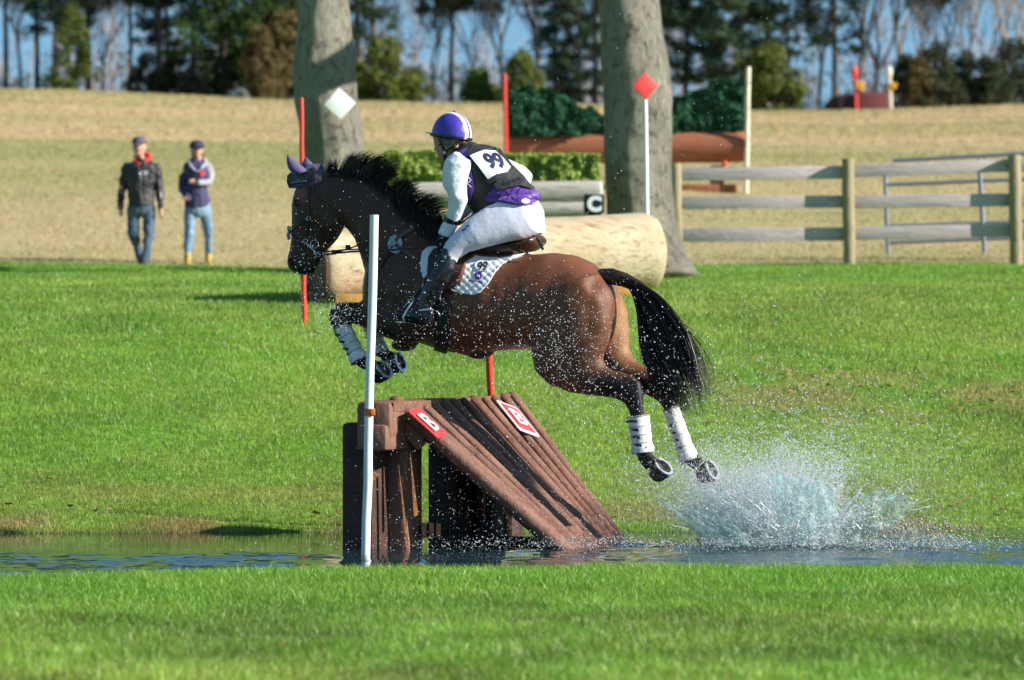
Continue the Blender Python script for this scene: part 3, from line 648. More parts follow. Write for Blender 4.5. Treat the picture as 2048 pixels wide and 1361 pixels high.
# ================================================================== trees on the crest
M_TRK = mat("dark_pine_bark", (.095, .075, .062), rough=.9, var=.35, vscale=3, spec=.1)
M_TWIG = mat("bare_twig_bark", (.30, .26, .24), rough=.9, var=.3, vscale=.8, spec=.1)
M_NEED = mat("pine_needles", (.03, .06, .02), rough=.7, spec=.15, attr=True, trans=.25)
def clump_cloud(name, clumps, m, parent, lsz, c1, c2, wide=.35):
    """clumps: (centre, radii, count). Leaf-sized faces fill each clump; each clump has its own tint."""
    Vs, Cs = [], []
    for (c, r, n, tint) in clumps:
        d = RNG.normal(0, 1, (n, 3)); d /= np.linalg.norm(d, axis=1)[:, None]; rad = RNG.uniform(0, 1, n)[:, None] ** .5
        p = np.array(c) + d * rad * np.array(r)
        u = RNG.normal(0, 1, (n, 3)); u /= np.linalg.norm(u, axis=1)[:, None]; w = np.cross(u, RNG.normal(0, 1, (n, 3))); w /= np.linalg.norm(w, axis=1)[:, None] + 1e-9
        s_ = lsz * RNG.uniform(.5, 1.3, n)[:, None]
        Vs.append(np.stack([p - u * s_, p - w * s_ * wide, p + u * s_, p + w * s_ * wide], 1).reshape(-1, 3))
        cc = mix01(c1, c2, RNG.uniform(0, 1, n) * .5 + tint * .5); Cs.append(np.repeat(cc, 4, axis=0))
    V = np.concatenate(Vs); C_ = np.concatenate(Cs); k = len(V) // 4
    me = np_mesh(name, V, np.arange(4 * k), np.full(k, 4), smooth=False); vcol(me, C_); me.materials.append(m)
    return link(bpy.data.objects.new(name, me), parent)
def make_pine(seed, H=15, low=.18, dens=1.0, c1=(.018, .042, .02), c2=(.06, .10, .03), lab=""):
    rnd = random.Random(seed); e = thing("pine_tree", (0, 0, 0), lab, "pine tree", "trees along the crest")
    g = Geo(); pts = [Vector((0, 0, -.3))]; bend = Vector((rnd.uniform(-.03, .03), rnd.uniform(-.03, .03), 0))
    for k in range(1, 13): pts.append(Vector((bend.x * k * k * .12 + rnd.uniform(-.04, .04), bend.y * k * k * .12, H * k / 12)))
    g.tube(pts, [.165 * (1 - .80 * k / 12) for k in range(13)], n=8); cl = []
    nb = int(62 * dens)
    for i in range(nb):
        t = low + (1 - low) * (i + rnd.random()) / nb; z = H * t; k = min(11, int(t * 12)); o = pts[k].lerp(pts[k + 1], t * 12 - k)
        ln = (2.6 * (1 - t) ** .6 + .5) * rnd.uniform(.55, 1.15) * (0.55 if t < low + .08 else 1); a = rnd.uniform(0, 6.28)
        d = Vector((math.cos(a), math.sin(a), rnd.uniform(-.25, .45))); m_ = o + d * ln * .5 + Vector((0, 0, -.05)); en = o + d * ln + Vector((0, 0, .12 * ln))
        g.tube([o, m_, en], [.045 * (1.2 - t), .03, .012], n=4)
        for q in range(rnd.randint(3, 5)):
            u = rnd.uniform(.35, 1.05); c = o.lerp(en, u) + Vector((rnd.uniform(-.5, .5), rnd.uniform(-.5, .5), rnd.uniform(-.15, .35))); r = rnd.uniform(.28, .62)
            cl.append((c, (r * 1.15, r * 1.15, r * .7), 46, rnd.random()))
            if rnd.random() < .6: g.tube([o.lerp(en, u * .8), c], [.015, .008], n=3)
    g.obj("trunk", M_TRK, e); clump_cloud("crown", cl, M_NEED, e, .17, c1, c2, .3); return e
def make_bush(seed, H, Wd, c1, c2, lab, name="cedar_bush", cat="bush", cone=.6, dens=1.0, grp="evergreen bushes along the crest"):
    rnd = random.Random(seed); e = thing(name, (0, 0, 0), lab, cat, grp); g = Geo(); g.tube([Vector((0, 0, -.3)), Vector((0, 0, H * .5)), Vector((.05, 0, H * .9))], [.09, .06, .02], n=6); cl = []
    for i in range(int(60 * dens)):
        t = rnd.random() ** .9; w = Wd * (1 - cone * t) * math.sqrt(max(.06, 1 - (2 * t - .75) ** 2 * .5)) * (.35 + .65 * rnd.random()); a = rnd.uniform(0, 6.28)
        c = Vector((w * math.cos(a), w * math.sin(a), H * t + .1)); r = rnd.uniform(.22, .45) * min(1, Wd)
        cl.append((c, (r, r, r * 1.1), 60, rnd.random()));
        if i % 3 == 0: g.tube([Vector((0, 0, max(.1, c.z - .4))), c], [.03, .01], n=3)
    g.obj("trunk", M_TRK, e); clump_cloud("crown", cl, M_NEED, e, .13, c1, c2, .45); return e
def make_bare(seed, H, lab, spread=.55, m=None, green=0, r0=.16):
    rnd = random.Random(seed); e = thing("bare_tree", (0, 0, 0), lab, "bare tree", "trees along the crest"); g = Geo(); tips = []
    def br_(p, d, ln, r, dep):
        pts = [p]; q = p; dd = d
        for k in range(3):
            dd = (dd + Vector((rnd.uniform(-.14, .14), rnd.uniform(-.14, .14), .03))).normalized(); q = q + dd * ln / 3; pts.append(q)
        g.tube(pts, [r, r * .85, r * .72, r * .6], n=6 if dep < 2 else 3)
        if dep >= 6: tips.append(q); return
        for k in range(3 if dep < 5 else 4):
            a = rnd.uniform(0, 6.28); s_ = spread * rnd.uniform(.4, 1.2); d2 = (dd + Vector((math.cos(a) * s_, math.sin(a) * s_, rnd.uniform(.0, .35)))).normalized()
            br_(pts[rnd.choice((1, 2, 3, 3)) if dep else rnd.choice((2, 3))], d2, ln * rnd.uniform(.6, .8), max(.010, r * .55), dep + 1)
    br_(Vector((0, 0, -.3)), Vector((rnd.uniform(-.08, .08), 0, 1)), H * .34, r0, 0)
    g.obj("trunk", m or M_TWIG, e)
    if green: clump_cloud("crown", [(t, (.4, .4, .3), 14, rnd.random()) for t in tips if rnd.random() < green], M_NEED, e, .14, (.03, .05, .02), (.09, .11, .04), .35)
    return e
used = set()
def plant(proto, px, Y, sc=1.0, rz=0.0, label=None, dz_=0.0):
    p = GP(px, Y)
    if proto.name not in used: o = proto; used.add(proto.name)
    else: o = copy_tree(proto)
    o.location = p + Vector((0, 0, dz_)); o.rotation_euler = (0, 0, rz); o.scale = (sc, sc, sc)
    if label: o['label'] = label
    return o
DG1, DG2 = (.03, .065, .045), (.10, .16, .07); LG1, LG2 = (.05, .085, .02), (.16, .20, .04)  # pine greens (first pair) lightened to stand in for haze
pA = make_pine(1, 15, .30, 1.0, DG1, DG2); pB = make_pine(2, 14, .12, 1.3, DG1, DG2); pC = make_pine(3, 16, .42, .8, DG1, DG2); pD = make_pine(4, 13, .06, 1.6, (.02, .055, .02), (.07, .12, .03)); pE = make_pine(5, 15, .2, .9, DG1, (.07, .09, .04))
bA = make_bare(11, 14, "", .6); bB = make_bare(12, 12, "", .75); bC = make_bare(13, 15, "", .45, green=.25); bD = make_bare(14, 11, "", .6, m=M_TRK, green=.35, r0=.13)
cA = make_bush(21, 4.2, 1.5, LG1, LG2, ""); cB = make_bush(22, 2.6, 1.4, (.06, .09, .02), (.20, .22, .05), "", cone=.4); cC = make_bush(23, 1.7, 1.0, (.04, .09, .02), (.12, .20, .05), "", cone=.4); cD = make_bush(24, 3.2, 1.5, (.07, .06, .025), (.20, .15, .06), "", cone=.6); cE = make_bush(25, 2.6, 1.6, (.03, .045, .025), (.09, .10, .05), "", cone=.35)
spots = [
 (pC, 12, 212, .9, 1, "thin dark pine at the far left edge of the crest"), (bB, 40, 205, .8, 0, "bare grey tree at the left edge of the crest"), (pA, 74, 208, .95, 2, "second pine from the left edge on the crest"),
 (pE, 112, 200, 1.0, 3, "thick dark pine left of the green cedar on the crest"), (cA, 140, 198, 1.0, 0, "tall green cedar at the left of the crest"), (pC, 176, 206, 1.0, 4, "slim pine just right of the tall green cedar"), (bD, 205, 214, .8, 1, "bare dark tree between the green cedar and the twin pines"),
 (pC, 262, 214, .85, .5, "slender pine left of the two walkers' pines"), (pA, 318, 204, 1.0, 5, "left one of the twin pine trunks above the walkers"), (pE, 334, 210, .9, 1.4, "right one of the twin pine trunks above the walkers"), (cE, 296, 201, .8, 0, "low dark bush beneath the twin pines"), (pC, 386, 203, 1.0, 2.2, "straight pine above the walking woman"),
 (cE, 350, 206, .9, 1, "dark bush right of the twin pines"), (pD, 448, 200, 1.1, 0, "very dense dark evergreen left of the left big trunk"), (pD, 505, 202, 1.15, 2, "bright-edged dense evergreen beside the left big trunk"), (pD, 560, 206, 1.05, 4, "dense evergreen partly behind the left big trunk"), (cE, 415, 199, 1.0, 2, "dark bush at the foot of the dense evergreen"),
 (cD, 522, 196, 1.05, 0, "ochre brown cedar near the left big trunk"), (cD, 575, 198, 1.3, 2, "brown cedar touching the left big trunk"), (pA, 640, 212, 1, 1, "pine behind the left big trunk"),
 (pE, 716, 204, 1.0, 2.5, "dark pine trunk just right of the left big trunk"), (pC, 746, 205, 1.0, 1.1, "second pine trunk right of the left big trunk"), (cB, 768, 197, 1.15, 0, "round yellow green bush right of the left big trunk"), (cB, 722, 199, .8, 2, "small yellow green bush touching the left big trunk"), (cB, 828, 198, .7, 3, "low yellow green bush above the rider's left side"),
 (bD, 868, 208, .8, 2, "bent dark tree above the rider's helmet"), (pC, 902, 210, .8, 3.3, "slim straight pine above the rider's helmet"), (bD, 945, 215, .9, 4, "thin mixed tree right of the rider's helmet"), (cC, 955, 198, .95, 0, "small bright green bush left of the red brush jump pole"), (cC, 985, 199, .6, 2, "tiny green bush beside the red brush jump pole"),
 (bA, 1012, 208, .85, 1, "forked bare tree behind the red brush jump pole"), (cB, 1046, 197, .95, 1.5, "yellow bush just above the dark brush"), (bC, 1080, 216, .8, 3, "feathery tree above the brush jump"), (pE, 1110, 220, .8, 4.4, "hazy pine between the brush and the right big trunk"), (pB, 1160, 214, .75, 2, "bushy pine left of the right big trunk"), (pC, 1190, 206, .9, 5, "slim pine touching the right big trunk"), (cE, 1120, 204, .7, 3, "dark low bush left of the right big trunk"),
 (pB, 1262, 209, .9, 1, "pine hidden behind the right big trunk"), (pB, 1372, 206, .95, 0, "bushy pine just right of the right big trunk"), (pA, 1420, 214, .9, 2, "thin pine behind the right part of the brush"), (pB, 1484, 203, 1.05, 3, "large bushy pine above the worn white pole"), (cB, 1550, 197, 1.15, 1, "olive bush left of the maroon crest jump"), (cB, 1508, 199, 1.1, 2.6, "olive bush behind the worn white pole"), (pA, 1530, 216, .8, 4, "far pine left of the grey bare trees"),
 (bA, 1590, 206, .95, 2, "grey bare tree left of the leaning pine"), (pE, 1668, 203, 1.0, .3, "pine above the maroon crest jump"), (bC, 1640, 212, .95, 1, "green tinged tree left of the pine above the maroon jump"), (bA, 1712, 205, 1.0, 4, "tall bare tree right above the far red pole"), (bB, 1752, 210, 1.0, 1, "bare tree between the two far poles"), (bC, 1795, 207, .9, 5, "feathery bare tree right of the far white pole"),
 (bB, 1838, 204, .85, 3, "dark bare tree over the brown bushes"), (cE, 1815, 200, .95, 1, "dark thicket bush right of the maroon jump"), (cD, 1838, 198, .75, 1.7, "reddish brown bush right of the maroon jump"), (cE, 1868, 199, 1.1, 4, "dark thicket bush in front of the right bare trees"), (bD, 1886, 205, .85, 0, "dark tree with few leaves near the right edge"), (bA, 1930, 208, .8, 5.2, "spreading bare tree near the right edge"), (cE, 1925, 201, 1.0, 5, "dark bush under the spreading bare tree"), (bB, 1972, 204, .8, 2, "small bare tree second from the right edge"), (bC, 2015, 202, .9, 3.3, "dense bare tree at the right edge"), (cE, 2030, 202, 1.2, 0, "dark bush at the right edge of the crest"), (cE, 1980, 200, .9, 2, "dark low bush near the right edge"), (bA, 2060, 204, .9, 1, "bare tree cut by the right edge"),
 (pA, -40, 210, 1, 1, "pine outside the left edge"), (bB, 2110, 208, 1, 1, "bare tree outside the right edge"),
 (bA, 235, 222, .7, 2.2, "far grey bare tree behind the slender pine"), (bB, 800, 224, .8, 1, "far grey bare tree over the yellow green bush"), (bA, 1130, 226, .8, 3, "far grey bare tree over the brush dip"), (bB, 1340, 222, .85, 0, "far grey bare tree beside the right big trunk"), (bB, 655, 224, .9, 2, "far bare tree behind the left big trunk")]
for k_, px_ in enumerate(list(range(-620, -70, 75)) + list(range(2150, 2700, 80))):
    spots.append(((pA, pB, bA, pE, bC)[k_ % 5], px_, 205 + (k_ * 7) % 13, .85 + .03 * (k_ % 5), k_ * 1.3, ("dark pine", "bushy pine", "bare tree", "tall pine", "feathery bare tree")[k_ % 5] + " standing on the crest outside the " + ("left" if px_ < 0 else "right") + " edge"))
for i, (pr, px, Y, sc, rz, lb) in enumerate(spots): plant(pr, px, Y, sc, rz, lb)
# a far wood seen between the trunks: one mass
g = Geo(); rnd = random.Random(77); cl = []
for i in range(300):
    Y = rnd.uniform(300, 360); px = rnd.uniform(-250, 2300); c = GP(px, Y); H = rnd.uniform(8, 17)
    g.tube([c, c + Vector((rnd.uniform(-.4, .4), 0, H * .6)), c + Vector((rnd.uniform(-.9, .9), 0, H))], [.13, .08, .03], n=4)
    for k in range(9):
        z = H * rnd.uniform(.25, .95); a = rnd.uniform(-1, 1); s0 = c + Vector((0, 0, z)); g.tube([s0, s0 + Vector((a * 2.2, rnd.uniform(-1, 1), rnd.uniform(.6, 1.8)))], [.05, .02], n=3)
    for k in range(7): cl.append((c + Vector((rnd.uniform(-2, 2), rnd.uniform(-1, 1), H * rnd.uniform(.1, .75))), (1.3, 1.3, 1.0), 22, rnd.random()))
fw = thing("far_wood", (0, 330, 8), None, None); fw['kind'] = "stuff"; fw['label'] = "hazy grey brown wood beyond the crest"
g.obj("far_trunks", mat("far_twigs", (.30, .27, .28), rough=.9, var=.2, vscale=.2), fw); clump_cloud("far_foliage", cl, M_NEED, fw, .26, (.09, .12, .10), (.22, .22, .21), .5)  # distance haze put into the pale trunk and foliage colours
# ================================================================== horse
TH = R(23); cT, sT = math.cos(TH), math.sin(TH)
HO = Vector((P(980, 0, 26.4).x, 26.4, 0))
FW = Vector((-cT, sT, 0)); NEAR = Vector((-sT, -cT, 0)); UP = Vector((0, 0, 1))
def H(px, py, lat=0.0):
    """photo position of a feature lying `lat` metres to the near side of the horse's own mid plane"""
    k = (px - CX) / F
    fwd = (HO.x - lat * sT - k * HO.y + lat * cT * k) / (k * sT + cT)
    w = HO + FW * fwd + NEAR * lat
    return Vector((w.x, w.y, CH - (py - CY) * w.y / F))
def loft(g, st, n=28, power=2.0, egg=0.0, lat0=0.0, base=None):
    rr = []
    for s_ in st:
        tx, ty, bx, by, hw = s_[:5]; lat = s_[5] if len(s_) > 5 else lat0
        a_ = H(tx, ty, lat); b_ = H(bx, by, lat); c = (a_ + b_) / 2; u = (a_ - b_) / 2; ring = []
        for j in range(n):
            an = 2 * math.pi * j / n; cc, ss = math.cos(an), math.sin(an)
            cx_ = math.copysign(abs(cc) ** (2 / power), cc); sx_ = math.copysign(abs(ss) ** (2 / power), ss)
            ring.append(c + u * cx_ + NEAR * hw * sx_ * (1 - egg * cx_))
        rr.append(ring)
    g.rings(rr); return g
def eval_remesh(name, g, vox, it, m, parent, fac=.5, extra=None):
    me = g.mesh("tmp"); bm = bmesh.new(); bm.from_mesh(me); bmesh.ops.recalc_face_normals(bm, faces=list(bm.faces)); bm.to_mesh(me); bm.free()
    o = bpy.data.objects.new("tmp", me); SC.collection.objects.link(o)
    md = o.modifiers.new("r", 'REMESH'); md.mode = 'VOXEL'; md.voxel_size = vox; md.use_smooth_shade = True
    ms = o.modifiers.new("s", 'SMOOTH'); ms.factor = fac; ms.iterations = it
    dg = bpy.context.evaluated_depsgraph_get(); out = bpy.data.meshes.new_from_object(o.evaluated_get(dg)); bpy.data.objects.remove(o)
    out.name = name; out.materials.clear(); out.materials.append(m); out.polygons.foreach_set("use_smooth", [True] * len(out.polygons))
    return link(bpy.data.objects.new(name, out), parent)
def bvh_of(*objs):
    V = []; Fc = []
    for o in objs:
        b_ = len(V); V += [v.co.copy() for v in o.data.vertices]; Fc += [tuple(i + b_ for i in p.vertices) for p in o.data.polygons]
    return BVHTree.FromPolygons(V, Fc)
EYE = Vector((0, 0, CH))
def hit(px, py, bvh):
    d = (P(px, py, 25) - EYE).normalized(); l, n_, _, dist = bvh.ray_cast(EYE, d)
    if l is None: return None
    if n_.dot(d) > 0: n_ = -n_
    return l, n_
def hits(pts, bvh):
    """surface point and normal under each photo position; misses borrow the depth of the nearest hit"""
    r = [hit(x, y, bvh) for x, y in pts]; good = [i for i, q in enumerate(r) if q]
    out = []
    for i, q in enumerate(r):
        if q: out.append(q); continue
        j = min(good, key=lambda k: (pts[k][0] - pts[i][0]) ** 2 + (pts[k][1] - pts[i][1]) ** 2) if good else None
        if j is None: out.append((P(*pts[i], 26.2), Vector((0, -1, 0)))); continue
        Y = r[j][0].y + 0.004 * math.hypot(pts[j][0] - pts[i][0], pts[j][1] - pts[i][1]); out.append((P(*pts[i], Y), r[j][1]))
    return out
from mathutils.geometry import delaunay_2d_cdt
def drape(name, poly, bvh, off, m, parent, step=6.0, puff=None, thick=.006, smooth=True, relax=2):
    B = []
    for i in range(len(poly)):
        a_, b_ = Vector(poly[i]), Vector(poly[(i + 1) % len(poly)]); k = max(1, int((b_ - a_).length / step)); B += [a_.lerp(b_, q / k) for q in range(k)]
    nb = len(B); x0, x1 = min(p.x for p in B), max(p.x for p in B); y0, y1 = min(p.y for p in B), max(p.y for p in B)
    def inside(p):
        c = False
        for i in range(nb):
            a_, b_ = B[i], B[i - 1]
            if (a_.y > p.y) != (b_.y > p.y) and p.x < (b_.x - a_.x) * (p.y - a_.y) / (b_.y - a_.y) + a_.x: c = not c
        return c
    I = []; y = y0; row = 0
    while y < y1:
        x = x0 + (row % 2) * step / 2
        while x < x1:
            p = Vector((x, y))
            if inside(p) and min((p - q).length for q in B) > step * .45: I.append(p)
            x += step
        y += step * .87; row += 1
    vs, es, fs, *_ = delaunay_2d_cdt(B + I, [(i, (i + 1) % nb) for i in range(nb)], [], 1, 1e-6)
    hs = hits([(v.x, v.y) for v in vs], bvh)
    pos = [l.copy() for l, n_ in hs]; nr = [n_.copy() for l, n_ in hs]
    adj = [set() for _ in vs]
    for f in fs:
        for i in range(len(f)): adj[f[i]].add(f[i - 1]); adj[f[i - 1]].add(f[i])
    for _ in range(relax):    # smooth depth and normals so that cloth bridges small hollows
        Y2 = [sum(pos[j].y for j in adj[i]) / max(1, len(adj[i])) if adj[i] else pos[i].y for i in range(len(vs))]
        pos = [P(vs[i].x, vs[i].y, min(pos[i].y, .5 * pos[i].y + .5 * Y2[i])) for i in range(len(vs))]
        nr = [(nr[i] + sum((nr[j] for j in adj[i]), Vector())).normalized() for i in range(len(vs))]
    top = [pos[i] + nr[i] * (off + (puff(vs[i].x, vs[i].y) if puff else 0)) for i in range(len(vs))]
    g = Geo(); g.add(top, fs)
    # rim
    cnt = {}
    for f in fs:
        for i in range(len(f)): e = (f[i - 1], f[i]); cnt[e] = 1
    rim = [e for e in cnt if (e[1], e[0]) not in cnt]; mp = {}; ex = []
    for e in rim:
        for v in e:
            if v not in mp: mp[v] = len(top) + len(ex); ex.append(top[v] - nr[v] * thick)
    g.v += [tuple(v) for v in ex]; g.f += [(e[1], e[0], mp[e[0]], mp[e[1]]) for e in rim]
    return g.obj(name, m, parent, smooth=smooth, sharp=50 if smooth else None)
def strap(name, pts, w, bvh, m, parent, off=.004, th=.005, step=5.0, g=None, mk=True):
    Q = []
    for i in range(len(pts) - 1):
        a_, b_ = Vector(pts[i]), Vector(pts[i + 1]); k = max(1, int((b_ - a_).length / step)); Q += [a_.lerp(b_, q / k) for q in range(k)]
    Q.append(Vector(pts[-1])); hs = hits([(q.x, q.y) for q in Q], bvh); g = g or Geo(); rr = []
    P3 = [l + n_ * off for l, n_ in hs]
    for i in range(len(Q)):
        t = (P3[min(i + 1, len(Q) - 1)] - P3[max(0, i - 1)]).normalized(); n_ = hs[i][1]; s_ = n_.cross(t).normalized(); n_ = t.cross(s_)
        if n_.dot(hs[i][1]) < 0: n_ = -n_
        c = P3[i]; rr.append([c - s_ * w / 2, c + s_ * w / 2, c + s_ * w / 2 + n_ * th, c - s_ * w / 2 + n_ * th])
    g.rings(rr); return g.obj(name, m, parent, smooth=True, sharp=40) if mk else g
def mirror_far(g):
    """the same piece on the far side of the horse"""
    vs = []
    for v in g.v:
        d = Vector(v) - HO; l = d.dot(NEAR); vs.append(Vector(v) - NEAR * 2 * l)
    return vs

# coat
def coat_mat():
    m = mat("bay_coat", (.1, .05, .03), rough=.42, spec=.28, attr=True, var=.18, vscale=7, bump=.25, bscale=140, sheen=.0, stretch=(1, 1, 1)); return m
M_COAT = coat_mat(); M_BLKH = mat("black_horse_hair", (.022, .013, .010), rough=.45, spec=.4); M_HOOF = mat("hoof_horn", (.018, .016, .017), rough=.35, var=.5, vscale=30)
horse = thing("horse", (HO.x, HO.y, 1.0), "bay horse with white leg boots leaping over the ramp jump", "horse")
hg = Geo()
# trunk, back to front: (top px, top py, bottom px, bottom py, half width)
loft(hg, [(1226, 585, 1228, 640, .11), (1219, 566, 1222, 668, .20), (1205, 546, 1206, 700, .255), (1180, 524, 1178, 716, .285), (1150, 511, 1142, 716, .30), (1110, 506, 1098, 707, .30), (1060, 509, 1050, 699, .30), (1000, 506, 990, 702, .315), (950, 492, 938, 712, .32), (900, 474, 890, 702, .30), (862, 462, 850, 690, .275), (825, 462, 818, 676, .25), (785, 480, 778, 664, .225), (755, 505, 752, 648, .185), (739, 535, 740, 625, .12)], n=36, power=2.15, egg=.10)
# neck
loft(hg, [(915, 470, 790, 655, .20), (880, 448, 757, 610, .18), (846, 424, 737, 556, .15), (808, 397, 724, 512, .12), (768, 370, 712, 480, .10), (722, 351, 699, 462, .088), (682, 345, 688, 452, .085), (645, 349, 672, 430, .08)], n=28, power=2.1, egg=.18)
# head
loft(hg, [(622, 342, 690, 372, .06), (600, 362, 692, 402, .085), (590, 384, 690, 432, .095), (585, 410, 686, 458, .098), (585, 435, 672, 482, .082), (585, 460, 655, 500, .067), (583, 482, 646, 514, .058), (579, 503, 640, 528, .054), (575, 518, 632, 541, .056), (575, 531, 620, 549, .050), (583, 543, 609, 552, .032)], n=28, power=2.35)
hg.sphere(H(662, 440, .045), (.085, .05, .095)); hg.sphere(H(662, 440, -.045), (.085, .05, .095))       # jowls
hg.sphere(H(597, 400, .072), (.045, .028, .03)); hg.sphere(H(597, 400, -.072), (.045, .028, .03))         # brow
hg.sphere(H(586, 522, .035), (.04, .03, .035)); hg.sphere(H(586, 522, -.035), (.04, .03, .035))           # nostrils
hg.sphere(H(618, 545, 0), (.045, .035, .025))                                                           # chin
def leg(st, p=2.1): loft(hg, st, n=22, power=p)
for side, rows in ((+1, [(1195, 545, 1085, 600, .16, .13), (1219, 590, 1068, 650, .155, .15), (1224, 640, 1063, 700, .14, .16), (1218, 684, 1070, 742, .125, .165), (1205, 715, 1098, 770, .10, .165), (1215, 735, 1142, 786, .083, .16), (1243, 743, 1188, 793, .065, .155), (1268, 752, 1226, 797, .052, .15), (1281, 763, 1248, 806, .05, .15), (1286, 785, 1257, 822, .045, .15), (1288, 815, 1261, 832, .036, .15), (1290, 855, 1264, 858, .03, .15), (1295, 888, 1269, 893, .031, .15), (1301, 903, 1272, 913, .036, .15), (1309, 912, 1281, 928, .033, .15), (1317, 920, 1292, 942, .036, .148)]),
                   (-1, [(1200, 545, 1110, 600, .16, -.12), (1240, 585, 1120, 660, .14, -.14), (1254, 625, 1140, 700, .125, -.16), (1257, 665, 1160, 725, .11, -.165), (1258, 700, 1180, 745, .09, -.165), (1276, 725, 1215, 760, .07, -.16), (1306, 741, 1252, 778, .055, -.155), (1332, 752, 1290, 790, .05, -.15), (1345, 768, 1310, 800, .045, -.15), (1350, 792, 1322, 808, .038, -.15), (1357, 818, 1331, 828, .032, -.15), (1370, 855, 1343, 862, .030, -.15), (1385, 895, 1357, 903, .032, -.15), (1398, 912, 1370, 928, .034, -.15), (1408, 920, 1387, 942, .034, -.15)])):
    leg(rows)
leg([(800, 560, 850, 680, .12, .14), (778, 590, 815, 690, .10, .15), (752, 601, 784, 681, .085, .15), (724, 604, 748, 666, .066, .145), (700, 604, 714, 651, .056, .14), (677, 605, 696, 645, .055, .14), (660, 619, 700, 643, .052, .135), (658, 640, 700, 647, .048, .13), (667, 664, 702, 655, .038, .128), (681, 688, 708, 676, .030, .125), (700, 716, 724, 700, .031, .12), (711, 731, 738, 713, .036, .12), (726, 740, 746, 718, .032, .118), (740, 748, 757, 720, .036, .115)])
leg([(800, 580, 840, 680, .10, -.12), (785, 605, 812, 676, .08, -.13), (768, 612, 790, 668, .065, -.13), (748, 612, 768, 654, .055, -.13), (728, 614, 755, 647, .052, -.13), (722, 636, 757, 646, .048, -.13), (728, 662, 758, 656, .036, -.13), (737, 690, 762, 682, .031, -.13), (752, 712, 774, 698, .034, -.13), (766, 724, 784, 702, .033, -.13), (778, 732, 794, 706, .036, -.13)])
hg.sphere(H(1150, 600, .16), (.22, .125, .19)); hg.sphere(H(1190, 615, .15), (.13, .10, .18))                # croup and buttock muscle
hg.sphere(H(820, 585, .15), (.16, .10, .20)); hg.sphere(H(800, 640, .13), (.13, .09, .09))                  # shoulder and forearm muscle
hg.sphere(H(1250, 770, .155), (.05, .035, .06)); hg.sphere(H(808, 690, .02), (.09, .10, .045)); hg.sphere(H(960, 707, 0), (.09, .05, .04))
body = eval_remesh("body", hg, .0115, 16, M_COAT, horse, .5)
n = len(body.data.vertices); co = np.empty(n * 3, dtype=np.float32); body.data.vertices.foreach_get("co", co); co = co.reshape(-1, 3).astype(float)
ppx = co[:, 0] * F / co[:, 1] + CX; ppy = (CH - co[:, 2]) * F / co[:, 1] + CY
fw_ = (co[:, 0] - HO.x) * FW.x + (co[:, 1] - HO.y) * FW.y; lt = (co[:, 0] - HO.x) * NEAR.x + (co[:, 1] - HO.y) * NEAR.y
# small anatomical relief: muscle edges and coat unevenness
nrm_ = np.empty(n * 3, dtype=np.float32); body.data.vertices.foreach_get("normal", nrm_); nrm_ = nrm_.reshape(-1, 3)
disp = .0014 * vnoise(fw_, co[:, 2], 6, 61) + .0010 * vnoise(fw_ + lt, co[:, 2] * 1.3, 16, 62)
def groove(x0, y0, x1, y1, wd, amt):
    dx, dy = x1 - x0, y1 - y0; L2 = dx * dx + dy * dy; t = np.clip(((ppx - x0) * dx + (ppy - y0) * dy) / L2, 0, 1)
    dd = np.hypot(ppx - x0 - t * dx, ppy - y0 - t * dy); return -amt * np.exp(-(dd / wd) ** 2) * (lt > .03)
for a_ in ((838, 520, 815, 600, 14, .012), (1120, 560, 1070, 640, 16, .010), (1185, 560, 1178, 660, 14, .007), (1178, 660, 1120, 730, 14, .006), (1225, 740, 1268, 775, 6, .006), (760, 430, 740, 500, 12, .008), (618, 470, 640, 440, 9, .006), (1165, 575, 1190, 600, 12, -.008), (770, 640, 720, 625, 8, .004)): disp = disp + groove(*a_)
for a_ in ((1010, 560, 1000, 650, 9, .0025), (1035, 560, 1027, 650, 9, .0025), (985, 570, 975, 660, 9, .0022)): disp = disp + groove(*a_)
co2 = co + nrm_ * disp[:, None]; body.data.vertices.foreach_set("co", co2.astype(np.float32).ravel())
red = np.array([.19, .068, .031]); dk = np.array([.062, .028, .019]); blk = np.array([.012, .010, .011]); sunlit = np.array([.36, .185, .085])
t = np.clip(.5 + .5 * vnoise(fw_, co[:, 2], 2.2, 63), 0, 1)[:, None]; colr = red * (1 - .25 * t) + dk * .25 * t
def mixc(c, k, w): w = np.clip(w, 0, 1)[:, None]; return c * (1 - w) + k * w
colr = mixc(colr, dk, smooth01(1000, 760, ppx) * .9)                         # shade on shoulder, neck and face darkened into the coat
colr = mixc(colr, dk, smooth01(560, 680, ppy) * (ppx < 1215) * .40)  # shade of the lower flank mixed into the coat colour
colr = mixc(colr, dk, smooth01(690, 715, ppy) * (ppx < 1100) * .6)  # belly shade, also put into the coat colour
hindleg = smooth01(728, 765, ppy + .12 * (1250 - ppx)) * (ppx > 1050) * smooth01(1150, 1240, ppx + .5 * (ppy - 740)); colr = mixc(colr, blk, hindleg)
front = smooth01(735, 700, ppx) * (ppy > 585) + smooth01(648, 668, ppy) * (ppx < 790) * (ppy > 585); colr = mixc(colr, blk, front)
colr = mixc(colr, sunlit, np.exp(-((ppx - 1245) / 22) ** 2 - ((ppy - 660) / 90) ** 2) * (lt < .05) * .95)      # sunlight on the inner far thigh painted into the coat
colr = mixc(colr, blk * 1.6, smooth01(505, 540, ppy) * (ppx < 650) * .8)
colr = mixc(colr, np.array([.27, .105, .045]), np.exp(-((ppx - 600) / 16) ** 2 - ((ppy - 388) / 16) ** 2) * .8)  # lit brown of the forehead painted on
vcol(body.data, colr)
HB = bvh_of(body)

